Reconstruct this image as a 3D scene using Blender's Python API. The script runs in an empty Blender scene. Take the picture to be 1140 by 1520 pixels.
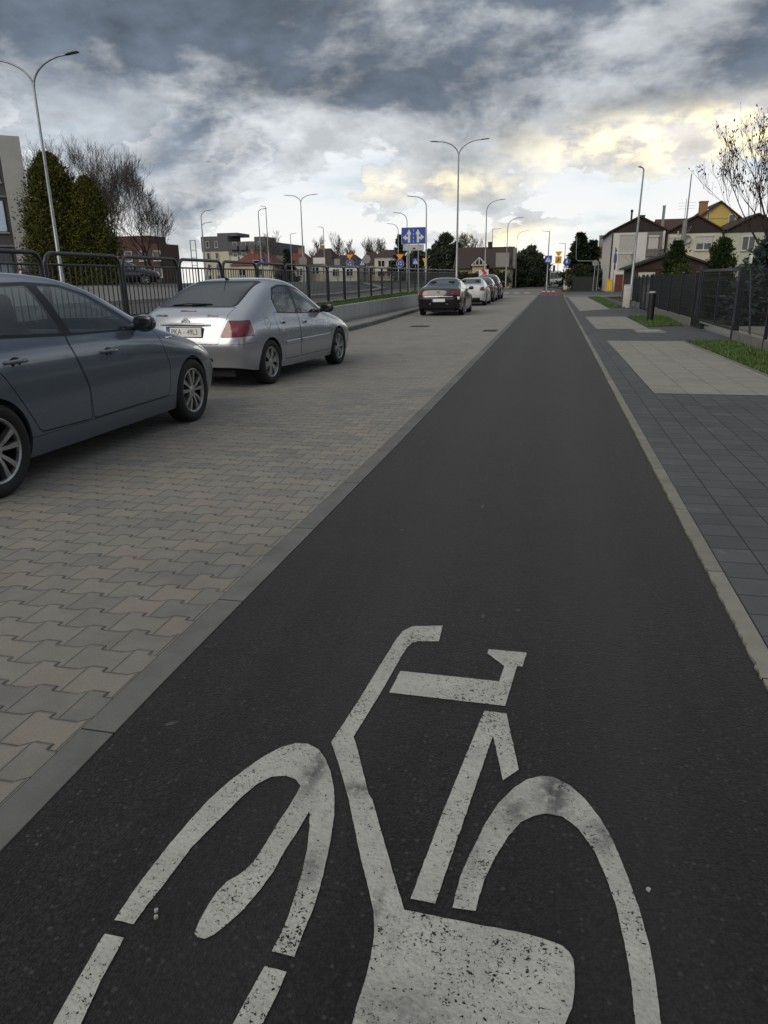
import bpy, bmesh, math, random
import numpy as np
from mathutils import Vector, Matrix
from mathutils.bvhtree import BVHTree
PI = math.pi
scene = bpy.context.scene
COL = scene.collection
R = math.radians

# ------------------------------------------------------------------ materials
class NT:
    def __init__(s, tree): s.t = tree
    def n(s, typ, **kw):
        nd = s.t.nodes.new(typ)
        for k, v in kw.items():
            if k.startswith('_'): setattr(nd, k[1:], v)
        for k, v in kw.items():
            if not k.startswith('_'):
                nd.inputs[int(k[1:]) if k[0] == 'i' and k[1:].isdigit() else k].default_value = v
        return nd
    def l(s, a, b): s.t.links.new(a, b)
    def sock(s, v, nd, i):
        if isinstance(v, bpy.types.NodeSocket): s.l(v, nd.inputs[i])
        elif v is not None: nd.inputs[i].default_value = v
    def m(s, op, a, b=None, c=None, clamp=False):
        nd = s.t.nodes.new('ShaderNodeMath'); nd.operation = op; nd.use_clamp = clamp
        s.sock(a, nd, 0); s.sock(b, nd, 1); s.sock(c, nd, 2)
        return nd.outputs[0]
    def mix(s, f, a, b, mode='MIX'):
        nd = s.t.nodes.new('ShaderNodeMix'); nd.data_type = 'RGBA'; nd.blend_type = mode
        s.sock(f, nd, 0)
        for v, i in ((a, 6), (b, 7)):
            if isinstance(v, (tuple, list)) and len(v) == 3: v = (*v, 1)
            s.sock(v, nd, i)
        return nd.outputs[2]
    def sm(s, x, a, b):
        nd = s.t.nodes.new('ShaderNodeMapRange'); nd.interpolation_type = 'SMOOTHSTEP'
        s.sock(x, nd, 0); s.sock(a, nd, 1); s.sock(b, nd, 2)
        return nd.outputs[0]
    def noise(s, vec, scale, detail=4, rough=.5, dist=0, out=0):
        nd = s.t.nodes.new('ShaderNodeTexNoise')
        s.sock(vec, nd, 'Vector'); nd.inputs['Scale'].default_value = scale
        nd.inputs['Detail'].default_value = detail; nd.inputs['Roughness'].default_value = rough
        nd.inputs['Distortion'].default_value = dist
        return nd.outputs[out]
    def xyz(s, vec):
        nd = s.t.nodes.new('ShaderNodeSeparateXYZ'); s.l(vec, nd.inputs[0]); return nd.outputs
    def comb(s, x, y, z):
        nd = s.t.nodes.new('ShaderNodeCombineXYZ')
        for i, v in enumerate((x, y, z)): s.sock(v, nd, i)
        return nd.outputs[0]

def new_mat(name):
    m = bpy.data.materials.new(name); m.use_nodes = True
    m.node_tree.nodes.clear()
    n = NT(m.node_tree)
    out = n.n('ShaderNodeOutputMaterial')
    b = n.n('ShaderNodeBsdfPrincipled'); n.l(b.outputs[0], out.inputs[0])
    return m, n, b, out
def obj_co(n): return n.n('ShaderNodeTexCoord').outputs['Object']
def geo_co(n): return n.n('ShaderNodeNewGeometry').outputs['Position']
def bump(n, b, h, strength=.3, dist=.01):
    nd = n.n('ShaderNodeBump'); nd.inputs['Strength'].default_value = strength
    nd.inputs['Distance'].default_value = dist
    n.l(h, nd.inputs['Height']); n.l(nd.outputs[0], b.inputs['Normal'])
_mc = {}
def mat(name, col, rough=.6, metal=0., var=.18, scale=6., bmp=0., bscale=60., coat=0., spec=.5, col2=None, emit=None):
    """general procedural material: base colour broken up by two sizes of noise, optional bump"""
    if name in _mc: return _mc[name]
    m, n, b, out = new_mat(name)
    co = geo_co(n)
    f1 = n.noise(co, scale, 5, .6); f2 = n.noise(co, scale * 9, 3, .6)
    f = n.m('ADD', n.m('MULTIPLY', f1, .65), n.m('MULTIPLY', f2, .35))
    f = n.sm(f, .3, .7)
    c2 = col2 or tuple(min(1, c * (1 + var)) for c in col)
    c1 = tuple(c * (1 - var) for c in col) if not col2 else col
    n.l(n.mix(f, c1, c2), b.inputs['Base Color'])
    b.inputs['Roughness'].default_value = rough
    if var > 0 and rough > .2:
        n.l(n.m('ADD', rough - .08, n.m('MULTIPLY', f1, .16)), b.inputs['Roughness'])
    b.inputs['Metallic'].default_value = metal
    b.inputs['Coat Weight'].default_value = coat
    b.inputs['Coat Roughness'].default_value = .04
    b.inputs['Specular IOR Level'].default_value = spec
    if emit:
        b.inputs['Emission Color'].default_value = (*emit[0], 1); b.inputs['Emission Strength'].default_value = emit[1]
    if bmp: bump(n, b, n.noise(co, bscale, 4, .6), bmp, .01)
    _mc[name] = m
    return m

def paint_mat(name, col, metal=.55, rough=.32, dirt=.25):
    m, n, b, out = new_mat(name)
    co = geo_co(n)
    z = n.xyz(co)[2]
    f = n.noise(co, 3, 6, .65)
    fl = n.noise(co, 900, 1, .5)
    base = n.mix(n.m('MULTIPLY', n.sm(fl, .45, .75), .25), col, tuple(min(1, c * 1.5) for c in col))
    # road dust low on the body
    d = n.m('MULTIPLY', n.sm(n.m('ADD', z, n.m('MULTIPLY', f, .5)), .95, .35), dirt)
    d = n.m('ADD', d, n.m('MULTIPLY', n.sm(f, .5, .8), dirt * .25))
    n.l(n.mix(d, base, (.16, .145, .125)), b.inputs['Base Color'])
    n.l(n.m('ADD', rough, n.m('MULTIPLY', d, .5)), b.inputs['Roughness'])
    n.l(n.m('MULTIPLY', metal, n.m('SUBTRACT', 1.0, d)), b.inputs['Metallic'])
    n.l(n.m('SUBTRACT', .9, n.m('MULTIPLY', d, 1.2), clamp=True), b.inputs['Coat Weight'])
    b.inputs['Coat Roughness'].default_value = .05
    return m

def glass_mat(name, tint=(.84, .88, .88), bias=.03):
    m, n, b, out = new_mat(name)
    n.t.nodes.remove(b)
    tr = n.n('ShaderNodeBsdfTransparent', Color=(*tint, 1))
    gl = n.n('ShaderNodeBsdfGlossy', Color=(1, 1, 1, 1), Roughness=.015)
    fr = n.n('ShaderNodeFresnel', IOR=1.52)
    bf = n.n('ShaderNodeNewGeometry').outputs['Backfacing']
    f = n.m('MULTIPLY', n.m('ADD', n.m('MULTIPLY', fr.outputs[0], 1.3), bias, clamp=True), n.m('SUBTRACT', 1., bf))
    mx = n.n('ShaderNodeMixShader'); n.l(f, mx.inputs[0]); n.l(tr.outputs[0], mx.inputs[1]); n.l(gl.outputs[0], mx.inputs[2])
    n.l(mx.outputs[0], out.inputs[0])
    return m

# ------------------------------------------------------------------ mesh helpers
class MB:
    """collects shapes and links them as ONE mesh object"""
    def __init__(s): s.v = []; s.f = []
    def add(s, vs, fs):
        o = len(s.v); s.v += [tuple(v) for v in vs]; s.f += [[i + o for i in f] for f in fs]; return s
    def box(s, x0, x1, y0, y1, z0, z1, bev=0.):
        if bev <= 0:
            return s.add([(x0,y0,z0),(x1,y0,z0),(x1,y1,z0),(x0,y1,z0),(x0,y0,z1),(x1,y0,z1),(x1,y1,z1),(x0,y1,z1)],
                  [(0,3,2,1),(4,5,6,7),(0,1,5,4),(1,2,6,5),(2,3,7,6),(3,0,4,7)])
        bm = bmesh.new()
        r = bmesh.ops.create_cube(bm, size=1)
        for v in bm.verts:
            v.co = ((x0+x1)/2 + v.co.x*(x1-x0), (y0+y1)/2 + v.co.y*(y1-y0), (z0+z1)/2 + v.co.z*(z1-z0))
        bmesh.ops.bevel(bm, geom=bm.edges[:] , offset=bev, segments=2, profile=.5, affect='EDGES')
        return s.bm(bm)
    def bm(s, bm, M=None):
        bm.verts.index_update()
        s.add([(M @ v.co) if M else v.co[:] for v in bm.verts], [[v.index for v in f.verts] for f in bm.faces])
        bm.free(); return s
    def quad(s, *p): return s.add(p, [list(range(len(p)))])
    def tube(s, pts, rad, n=8, cap=True):
        pts = [Vector(p) for p in pts]
        if not isinstance(rad, (list, tuple)): rad = [rad] * len(pts)
        o = len(s.v); k = len(pts)
        up = None
        for i, p in enumerate(pts):
            t = (pts[min(i+1,k-1)] - pts[max(i-1,0)])
            t = t.normalized() if t.length > 1e-9 else Vector((0,0,1))
            if up is None: up = t.orthogonal().normalized()
            else:
                up = (up - t * up.dot(t))
                up = up.normalized() if up.length > 1e-6 else t.orthogonal().normalized()
            w = t.cross(up)
            for a in range(n):
                c = math.cos(2*PI*a/n); q = math.sin(2*PI*a/n)
                s.v.append(tuple(p + (up*c + w*q) * rad[i]))
        for i in range(k-1):
            for a in range(n):
                b = (a+1) % n
                s.f.append([o+i*n+a, o+i*n+b, o+(i+1)*n+b, o+(i+1)*n+a])
        if cap:
            s.f.append([o+a for a in range(n)][::-1]); s.f.append([o+(k-1)*n+a for a in range(n)])
        return s
    def prism(s, poly, h0, h1, ax='z'):
        """polygon in the plane perpendicular to ax, extruded from h0 to h1"""
        area = sum(poly[i][0]*poly[(i+1)%len(poly)][1]-poly[(i+1)%len(poly)][0]*poly[i][1] for i in range(len(poly)))
        if area < 0: poly = poly[::-1]
        n = len(poly)
        def P(p, h):
            return (p[0],p[1],h) if ax=='z' else (h,p[0],p[1]) if ax=='x' else (p[0],h,p[1])
        vs = [P(p,h0) for p in poly] + [P(p,h1) for p in poly]
        fs = [list(range(n))[::-1], list(range(n,2*n))] + [[i,(i+1)%n,n+(i+1)%n,n+i] for i in range(n)]
        if ax == 'y': fs = [f[::-1] for f in fs]
        if h1 < h0: fs = [f[::-1] for f in fs]
        return s.add(vs, fs)
    def lathe(s, prof, n=32, ax='x', c=(0,0,0), closed=False):
        """profile of (radius, along-axis) revolved about ax"""
        o = len(s.v); k = len(prof)
        for a in range(n):
            ca, sa = math.cos(2*PI*a/n), math.sin(2*PI*a/n)
            for r, h in prof:
                p = (h, r*ca, r*sa) if ax=='x' else (r*ca, r*sa, h) if ax=='z' else (r*ca, h, r*sa)
                s.v.append((p[0]+c[0], p[1]+c[1], p[2]+c[2]))
        for a in range(n):
            b = (a+1) % n
            for i in range(k if closed else k-1):
                j = (i+1) % k
                s.f.append([o+a*k+i, o+a*k+j, o+b*k+j, o+b*k+i])
        return s
    def mesh(s, name):
        me = bpy.data.meshes.new(name); me.from_pydata(s.v, [], s.f); me.update(); return me
    def build(s, name, m, parent=None, smooth=None, loc=None, rot=None):
        me = s.mesh(name); me.materials.append(m)
        if smooth is not None:
            bm = bmesh.new(); bm.from_mesh(me); bmesh.ops.recalc_face_normals(bm, faces=bm.faces); bm.to_mesh(me); bm.free()
            me.shade_smooth(); me.set_sharp_from_angle(angle=R(smooth))
        o = bpy.data.objects.new(name, me); COL.objects.link(o)
        if parent: o.parent = parent
        if loc: o.location = loc
        if rot: o.rotation_euler = rot
        return o

def tag(o, label=None, cat=None, group=None, kind=None):
    for k, v in (('label',label),('category',cat),('group',group),('kind',kind)):
        if v: o[k] = v
    return o
def thing(name, label, cat, loc=(0,0,0), rz=0., group=None):
    o = bpy.data.objects.new(name, None); COL.objects.link(o); o.empty_display_size = .1
    o.location = loc; o.rotation_euler = (0,0,rz)
    return tag(o, label, cat, group)
def copy_tree(o, parent=None):
    c = o.copy(); COL.objects.link(c)
    if parent: c.parent = parent
    for ch in [x for x in COL.objects if x.parent == o]: copy_tree(ch, c)
    return c
def struct(o): o['kind'] = 'structure'; return o

def text_obj(txt, size, m, name, parent, loc, rot, ext=.002, align='CENTER', sx=1.):
    cu = bpy.data.curves.new('t', 'FONT'); cu.body = txt; cu.size = size; cu.extrude = ext
    cu.align_x = align; cu.align_y = 'CENTER'; cu.resolution_u = 3
    to = bpy.data.objects.new('t', cu); COL.objects.link(to)
    dg = bpy.context.evaluated_depsgraph_get()
    me = bpy.data.meshes.new_from_object(to.evaluated_get(dg))
    bpy.data.objects.remove(to); bpy.data.curves.remove(cu)
    me.materials.clear(); me.materials.append(m)
    me.transform(Matrix.Diagonal((sx,1,1,1)))
    o = bpy.data.objects.new(name, me); COL.objects.link(o); me.name = name
    o.parent = parent; o.location = loc; o.rotation_euler = rot
    return o

# ------------------------------------------------------------------ camera
cam = bpy.data.cameras.new('camera'); camo = bpy.data.objects.new('camera', cam); COL.objects.link(camo)
scene.camera = camo
cam.sensor_fit = 'VERTICAL'; cam.sensor_height = 24; cam.lens = 1054/1520*24
cam.clip_start = .05; cam.clip_end = 6000
Rm = ((0.975464, 0.055848, -0.212959), (0.219758, -0.305463, 0.926498), (-0.013308, -0.950565, -0.310241))
M4 = Matrix(((Rm[0][0], -Rm[0][1], -Rm[0][2], 0), (Rm[1][0], -Rm[1][1], -Rm[1][2], 0), (Rm[2][0], -Rm[2][1], -Rm[2][2], 1.37), (0,0,0,1)))
camo.matrix_world = M4

# ------------------------------------------------------------------ sky and sun
SUN_EL, SUN_AZ = R(30), R(205)      # azimuth from +Y towards +X: behind the camera, to the left
w = bpy.data.worlds.new('World'); scene.world = w; w.use_nodes = True
w.node_tree.nodes.clear(); n = NT(w.node_tree)
wout = n.n('ShaderNodeOutputWorld')
sky = n.n('ShaderNodeTexSky'); sky.sky_type = 'NISHITA'; sky.sun_disc = False
sky.sun_elevation = SUN_EL; sky.sun_rotation = SUN_AZ; sky.air_density = 1.2; sky.dust_density = 2.
bg1 = n.n('ShaderNodeBackground'); n.l(sky.outputs[0], bg1.inputs[0]); bg1.inputs[1].default_value = .07
d = n.n('ShaderNodeTexCoord').outputs['Generated']
dx, dy, dz = n.xyz(d)
e = n.m('MAXIMUM', dz, 0.)
den = n.m('ADD', e, .19); den2 = n.m('ADD', e, .80)
qx = n.m('DIVIDE', dx, den2); qy = n.m('DIVIDE', dy, den2)
px = n.m('DIVIDE', dx, den); py = n.m('DIVIDE', dy, den)
SKX, SKY_, SKZ = 18.5, 0., 6.5
P = n.comb(n.m('ADD', px, SKX), n.m('ADD', py, SKY_), n.m('ADD', n.m('MULTIPLY', e, 1.5), SKZ))
az = n.m('ARCTAN2', dx, dy)
n1 = n.noise(P, .72, 11, .54, .15)
P2 = n.comb(n.m('ADD', qx, 7.3+SKX), n.m('ADD', qy, 2.1), n.m('ADD', n.m('MULTIPLY', e, 1.5), SKZ))
n2 = n.noise(P2, 5.2, 12, .57, .15)
n3 = n.noise(n.comb(n.m('ADD', px, 31.), n.m('ADD', py, -9.), e), .9, 6, .5)
# thin bright veil low in the sky, a little blue where it opens up
n4 = n.noise(P2, 15., 8, .6, .1)
veil = n.mix(n.sm(e, .0, .15), (.72, .715, .685), (.655, .672, .69))
veil = n.mix(n.m('MULTIPLY', n.sm(n3, .47, .64), n.sm(e, .0, .08)), veil, (.52, .60, .68))
# thick grey deck
k1 = n.m('ADD', n1, n.m('MULTIPLY', n.m('SUBTRACT', e, .158), 2.1))
k1 = n.m('ADD', k1, n.m('MULTIPLY', n.m('SUBTRACT', n2, .5), .45))
k1 = n.m('ADD', k1, n.m('MULTIPLY', n.m('SUBTRACT', n4, .5), .16))
k1 = n.m('SUBTRACT', k1, n.m('MULTIPLY', n.sm(az, R(-8), R(12)), .035))
deck = n.sm(k1, .43, .468)
core = n.sm(n.m('ADD', k1, n.m('ADD', n.m('MULTIPLY', n.m('SUBTRACT', n2, .5), .9), n.m('MULTIPLY', n.m('SUBTRACT', n4, .5), .35))), .42, .80)
dcol = n.mix(core, (.50, .525, .55), (.092, .115, .148))
dcol = n.mix(n.m('MULTIPLY', n.sm(n3, .5, .62), .45), dcol, (.215, .262, .325))
# overhead, out of frame, the deck is painted brighter to light the ground
dcol = n.mix(n.sm(e, .36, .75), dcol, (.36, .385, .41))
c = n.mix(deck, veil, dcol)
# cumulus below it: grey undersides, warm tops towards the low light on the right
band = n.m('MULTIPLY', n.sm(e, .012, .06), n.sm(e, .26, .14))
thr = n.m('ADD', .515, n.m('MULTIPLY', n.m('SUBTRACT', .125, e), .85))
q2 = n.m('ADD', n2, n.m('MULTIPLY', n.m('SUBTRACT', n4, .5), .22))
rel = n.m('SUBTRACT', q2, thr)
def blob(a0, e0, sa, se, amp):
    q = n.m('ADD', n.m('POWER', n.m('ABSOLUTE', n.m('DIVIDE', n.m('SUBTRACT', az, a0), sa)), 2.), n.m('POWER', n.m('ABSOLUTE', n.m('DIVIDE', n.m('SUBTRACT', e, e0), se)), 2.))
    return n.m('MULTIPLY', n.m('EXPONENT', n.m('MULTIPLY', q, -1.)), amp)
lit = blob(R(11), .158, .20, .032, 1.2)
for a_ in ((-3, .043, .055, .020, .85), (-9, .115, .11, .018, .5), (-37, .075, .10, .03, .25), (10, .055, .04, .012, .8), (-13, .05, .02, .01, .9)):
    lit = n.m('MAXIMUM', lit, blob(R(a_[0]), *a_[1:]))
rel = n.m('ADD', rel, n.m('MULTIPLY', lit, .13))
# relief: compare the cloud with itself a little towards the light, low on the right
P3 = n.n('ShaderNodeVectorMath', _operation='ADD'); n.l(P2, P3.inputs[0]); P3.inputs[1].default_value = (.022, .0, -.030)
m2 = n.noise(P3.outputs[0], 5.2, 12, .57, .15); m4 = n.noise(P3.outputs[0], 15., 8, .6, .1)
relief = n.m('ADD', n.m('SUBTRACT', n2, m2), n.m('MULTIPLY', n.m('SUBTRACT', n4, m4), .40))
relief = n.m('MULTIPLY', n.sm(e, .62, .30), relief)
puff = n.m('MULTIPLY', n.sm(rel, .0, .02), band)
body = n.sm(rel, .0, .16)
pcol = n.mix(body, (.50, .52, .54), (.27, .30, .34))
pcol = n.mix(n.m('MULTIPLY', lit, .75), pcol, (.66, .61, .55))
hl = n.sm(n.m('ADD', n.m('MULTIPLY', n4, .55), n.m('MULTIPLY', n2, .45)), .46, .57)
pcol = n.mix(n.m('MULTIPLY', hl, lit), pcol, (1.15, 1.0, .60))
c = n.mix(n.m('MULTIPLY', puff, n.m('SUBTRACT', 1., n.m('MULTIPLY', n.m('MULTIPLY', n.m('MULTIPLY', deck, core), .9), n.m('SUBTRACT', 1., lit, clamp=True)))), c, pcol)
cl_ = n.m('MAXIMUM', deck, puff)
gain = n.m('MINIMUM', n.m('MAXIMUM', n.m('ADD', 1., n.m('MULTIPLY', n.m('MULTIPLY', relief, cl_), 1.8)), .76), 1.35)
gs = n.n('ShaderNodeVectorMath', _operation='SCALE'); n.l(c, gs.inputs[0]); n.l(gain, gs.inputs['Scale']); c = gs.outputs[0]
bg2 = n.n('ShaderNodeBackground'); n.l(c, bg2.inputs[0]); bg2.inputs[1].default_value = 1.44
mx = n.n('ShaderNodeMixShader')
n.l(n.m('MAXIMUM', n.m('MULTIPLY', n.m('MAXIMUM', deck, puff), 1.), n.m('SUBTRACT', .93, n.m('MULTIPLY', n.sm(n3, .5, .62), .25))), mx.inputs[0])
n.l(bg1.outputs[0], mx.inputs[1]); n.l(bg2.outputs[0], mx.inputs[2]); n.l(mx.outputs[0], wout.inputs[0])
sl = bpy.data.lights.new('sun', 'SUN'); slo = bpy.data.objects.new('sun', sl); COL.objects.link(slo)
sl.energy = 1.5; sl.angle = R(40); sl.color = (1, .92, .80)
sd = Vector((math.sin(SUN_AZ)*math.cos(SUN_EL), math.cos(SUN_AZ)*math.cos(SUN_EL), math.sin(SUN_EL)))
slo.rotation_euler = sd.to_track_quat('Z', 'Y').to_euler()
scene.view_settings.view_transform = 'Standard'; scene.view_settings.look = 'None'
scene.view_settings.exposure = 0; scene.view_settings.gamma = 1
scene.cycles.use_denoising = True
scene.cycles.max_bounces = 6; scene.cycles.transparent_max_bounces = 16
scene.cycles.caustics_reflective = False; scene.cycles.caustics_refractive = False
# ------------------------------------------------------------------ cars
# local axes: x right, y forward, z up, origin on the ground midway between the axles
M_INT = mat('cabin_dark', (.012,.012,.013), .8, var=.3)
M_BLACK = mat('black_trim', (.009,.009,.010), .38, var=.2, spec=.3)
M_RUB = mat('tyre_rubber', (.014,.014,.014), .8, var=.35, scale=14, bmp=.15)
M_RIM = mat('alloy', (.42,.42,.42), .32, metal=.85, var=.25, scale=12)
M_HUB = mat('wheel_barrel', (.05,.048,.045), .6, metal=.5, var=.3)
M_RED = mat('tail_lamp_red', (.15,.005,.010), .12, var=.25, scale=20, coat=.8)
M_REDC = mat('tail_lamp_lens', (.22,.05,.05), .15, var=.2, coat=.8)
M_CHR = mat('chrome', (.75,.75,.75), .12, metal=1., var=.05)
M_PLW = mat('plate_white', (.72,.72,.70), .4, var=.06)
M_PLB = mat('plate_blue', (.02,.07,.36), .4, var=.05)
M_INK = mat('ink_black', (.015,.015,.015), .5, var=.1)
M_MIRR = mat('mirror_dark', (.012,.013,.015), .12, var=.2, coat=.5)
M_SEAT = mat('seat_cloth', (.02,.021,.024), .9, var=.3, scale=30)
M_DISC = mat('brake_disc', (.22,.2,.18), .4, metal=.8)
G_CAR = glass_mat('car_glass')
G_DARK = glass_mat('privacy_glass', (.10,.11,.115), .03)
GLASSES = [G_CAR, G_DARK]
M_HLAMP = mat('head_lamp', (.55,.56,.58), .1, metal=.6, var=.3, scale=25, coat=1)

def bm_obj(v, f, mats):
    me = bpy.data.meshes.new('tmp'); me.from_pydata(v, [], f); me.update()
    bm = bmesh.new(); bm.from_mesh(me); bmesh.ops.recalc_face_normals(bm, faces=bm.faces); bm.to_mesh(me); bm.free()
    for m in mats: me.materials.append(m)
    o = bpy.data.objects.new('tmp', me); COL.objects.link(o); return o
def kill(o):
    me = o.data; bpy.data.objects.remove(o)
    if me and me.users == 0: bpy.data.meshes.remove(me)
def evaluated(o):
    dg = bpy.context.evaluated_depsgraph_get()
    return bpy.data.meshes.new_from_object(o.evaluated_get(dg))

def car_cage(st, dR, dF, crown=.06):
    """closed-top box cage (open underneath) from stations along the car"""
    rows = []
    for (y, w, zb, zs, zt, wt, zr, wr, zc) in st:
        rows.append([(w*.94, zb), (w*.985, zb+.13), (w, zb+(zs-zb)*.60), (w*.995, zs), (wt, zt), (wr, zr), (wr*.52, zr+(zc-zr)*.78), (0, zc)])
    n = len(st); V = []; idx = {}
    def vid(x, y, z):
        k = (round(x,4), round(y,4), round(z,4))
        if k not in idx: idx[k] = len(V); V.append((x,y,z))
        return idx[k]
    F = []
    def pt(i, j):
        y = st[i][0]
        if i == 0: y += dR[min(j,5)]
        if i == n-1: y += dF[min(j,5)]
        x, z = rows[i][j]
        return x, y, z
    def facept(i, j, k):        # end faces: j row 0..5, k 0=edge 1 2=centre
        if j == 5: x, y, z = pt(i, 5+k)
        else:
            x, y, z = pt(i, j); x *= (1, .52, 0)[k]
        b = crown * (0, .8, 1)[k]
        if k and j < 5: y += -b if i == 0 else b
        elif k: y += (-b if i == 0 else b) * .8
        return x, y, z
    for sgn in (1, -1):
        def q(*ps):
            ids = [vid(sgn*p[0], p[1], p[2]) for p in ps]
            F.append(ids if sgn > 0 else ids[::-1])
        def P(i, j):
            if j > 5 and i in (0, n-1): return facept(i, 5, j-5)
            return pt(i, j)
        for i in range(n-1):
            for j in range(7): q(P(i,j), P(i+1,j), P(i+1,j+1), P(i,j+1))
        for i in (0, n-1):
            for j in range(5):
                for k in range(2):
                    a = (facept(i,j,k), facept(i,j+1,k), facept(i,j+1,k+1), facept(i,j,k+1))
                    q(*(a if i == 0 else a[::-1]))
    return V, F

def off_poly(p, d):
    """grow a polygon outwards by d"""
    n = len(p)
    A = sum(p[i][0]*p[(i+1)%n][1]-p[(i+1)%n][0]*p[i][1] for i in range(n))
    s = 1 if A > 0 else -1
    out = []
    for i in range(n):
        a, b, c = Vector(p[i-1]), Vector(p[i]), Vector(p[(i+1)%n])
        e1 = (b-a).normalized(); e2 = (c-b).normalized()
        n1 = Vector((e1.y,-e1.x))*s; n2 = Vector((e2.y,-e2.x))*s
        m = n1+n2; m = m.normalized() if m.length > 1e-6 else n1
        k = d/max(.35, m.dot(n1)); out.append(tuple(b+m*k))
    return out
def rounded(p, r, seg=4):
    out = []; n = len(p)
    for i in range(n):
        a, b, c = Vector(p[i-1]), Vector(p[i]), Vector(p[(i+1)%n])
        d1 = min(r, (a-b).length*.45); d2 = min(r, (c-b).length*.45)
        s = b+(a-b).normalized()*d1; e = b+(c-b).normalized()*d2
        for t in range(seg+1):
            t /= seg; out.append(tuple(s*(1-t)**2+b*2*t*(1-t)+e*t*t))
    return out

class Shell:
    """car skin: a thin solid that panels are cut out of one after another"""
    def __init__(s, V, F, paint, levels=3):
        o = bm_obj(V, F, [paint, M_INT])
        m = o.modifiers.new('s', 'SUBSURF'); m.levels = levels; m.render_levels = levels
        base = evaluated(o)
        bm = bmesh.new(); bm.from_mesh(base); s.bvh = BVHTree.FromBMesh(bm)
        s.bn = [v.normal.copy() for v in bm.verts]; s.bc = [v.co.copy() for v in bm.verts]
        s.bf = [[v.index for v in f.verts] for f in bm.faces]; s.bfn = [f.normal.copy() for f in bm.faces]; bm.free()
        m = o.modifiers.new('t', 'SOLIDIFY'); m.thickness = .022; m.offset = -1; m.material_offset = 1; m.material_offset_rim = 1; m.use_rim = True
        me = evaluated(o); kill(o)
        s.o = bpy.data.objects.new('shell', me); COL.objects.link(s.o)
        s.paint = paint
    def cutter(s, poly, view, r):
        b = MB(); b.prism(poly, r[0], r[1], {'side':'x','rear':'y','top':'z'}[view])
        return bm_obj(b.v, b.f, [])
    def boolean(s, src, cut, op):
        m = src.modifiers.new('b', 'BOOLEAN'); m.object = cut; m.operation = op; m.solver = 'EXACT'
        me = evaluated(src); src.modifiers.remove(m); return me
    def cut(s, poly, view, r, gap=0.):
        c = s.cutter(off_poly(poly, gap) if gap else poly, view, r)
        me = s.boolean(s.o, c, 'DIFFERENCE'); old = s.o.data; s.o.data = me; bpy.data.meshes.remove(old); kill(c)
    def piece(s, name, poly, view, r, parent, m=None, gap=0., push=0.):
        c = s.cutter(off_poly(poly, -gap) if gap else poly, view, r)
        me = s.boolean(s.o, c, 'INTERSECT'); kill(c)
        s.cut(poly, view, r, gap)
        if not len(me.polygons): bpy.data.meshes.remove(me); return None
        return s.finish(me, name, m or s.paint, parent)
    def cut_cyl(s, y, z, rad, x0, x1):
        poly = [(y+rad*math.cos(a*PI/24), z+rad*math.sin(a*PI/24)) for a in range(48)]
        s.cut(poly, 'side', (x0, x1))
    def finish(s, me, name, m, parent):
        me.name = name; me.materials.clear(); me.materials.append(m); me.materials.append(M_INT)
        me.shade_smooth()
        nv = [v.co for v in me.vertices]; L = []
        for p in me.polygons:
            loc, nor, fi, dist = s.bvh.find_nearest(p.center)
            outer = dist < .006 and p.normal.dot(nor) > .5
            p.material_index = 0 if (outer or dist < .016 or m in GLASSES) else 1
            for vi in p.vertices:
                if not outer: L.append(p.normal[:]); continue
                l2, n2, f2, d2 = s.bvh.find_nearest(nv[vi])
                acc = Vector()
                for b in s.bf[f2]: acc += s.bn[b] / ((s.bc[b]-l2).length + 1e-4)
                acc.normalize()
                L.append((acc if acc.dot(p.normal) > .3 else p.normal)[:])
        me.normals_split_custom_set(L)
        o = bpy.data.objects.new(name, me); COL.objects.link(o); o.parent = parent
        return o
    def ray(s, o, d):
        h = s.bvh.ray_cast(Vector(o), Vector(d)); return h[0], h[1]

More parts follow.
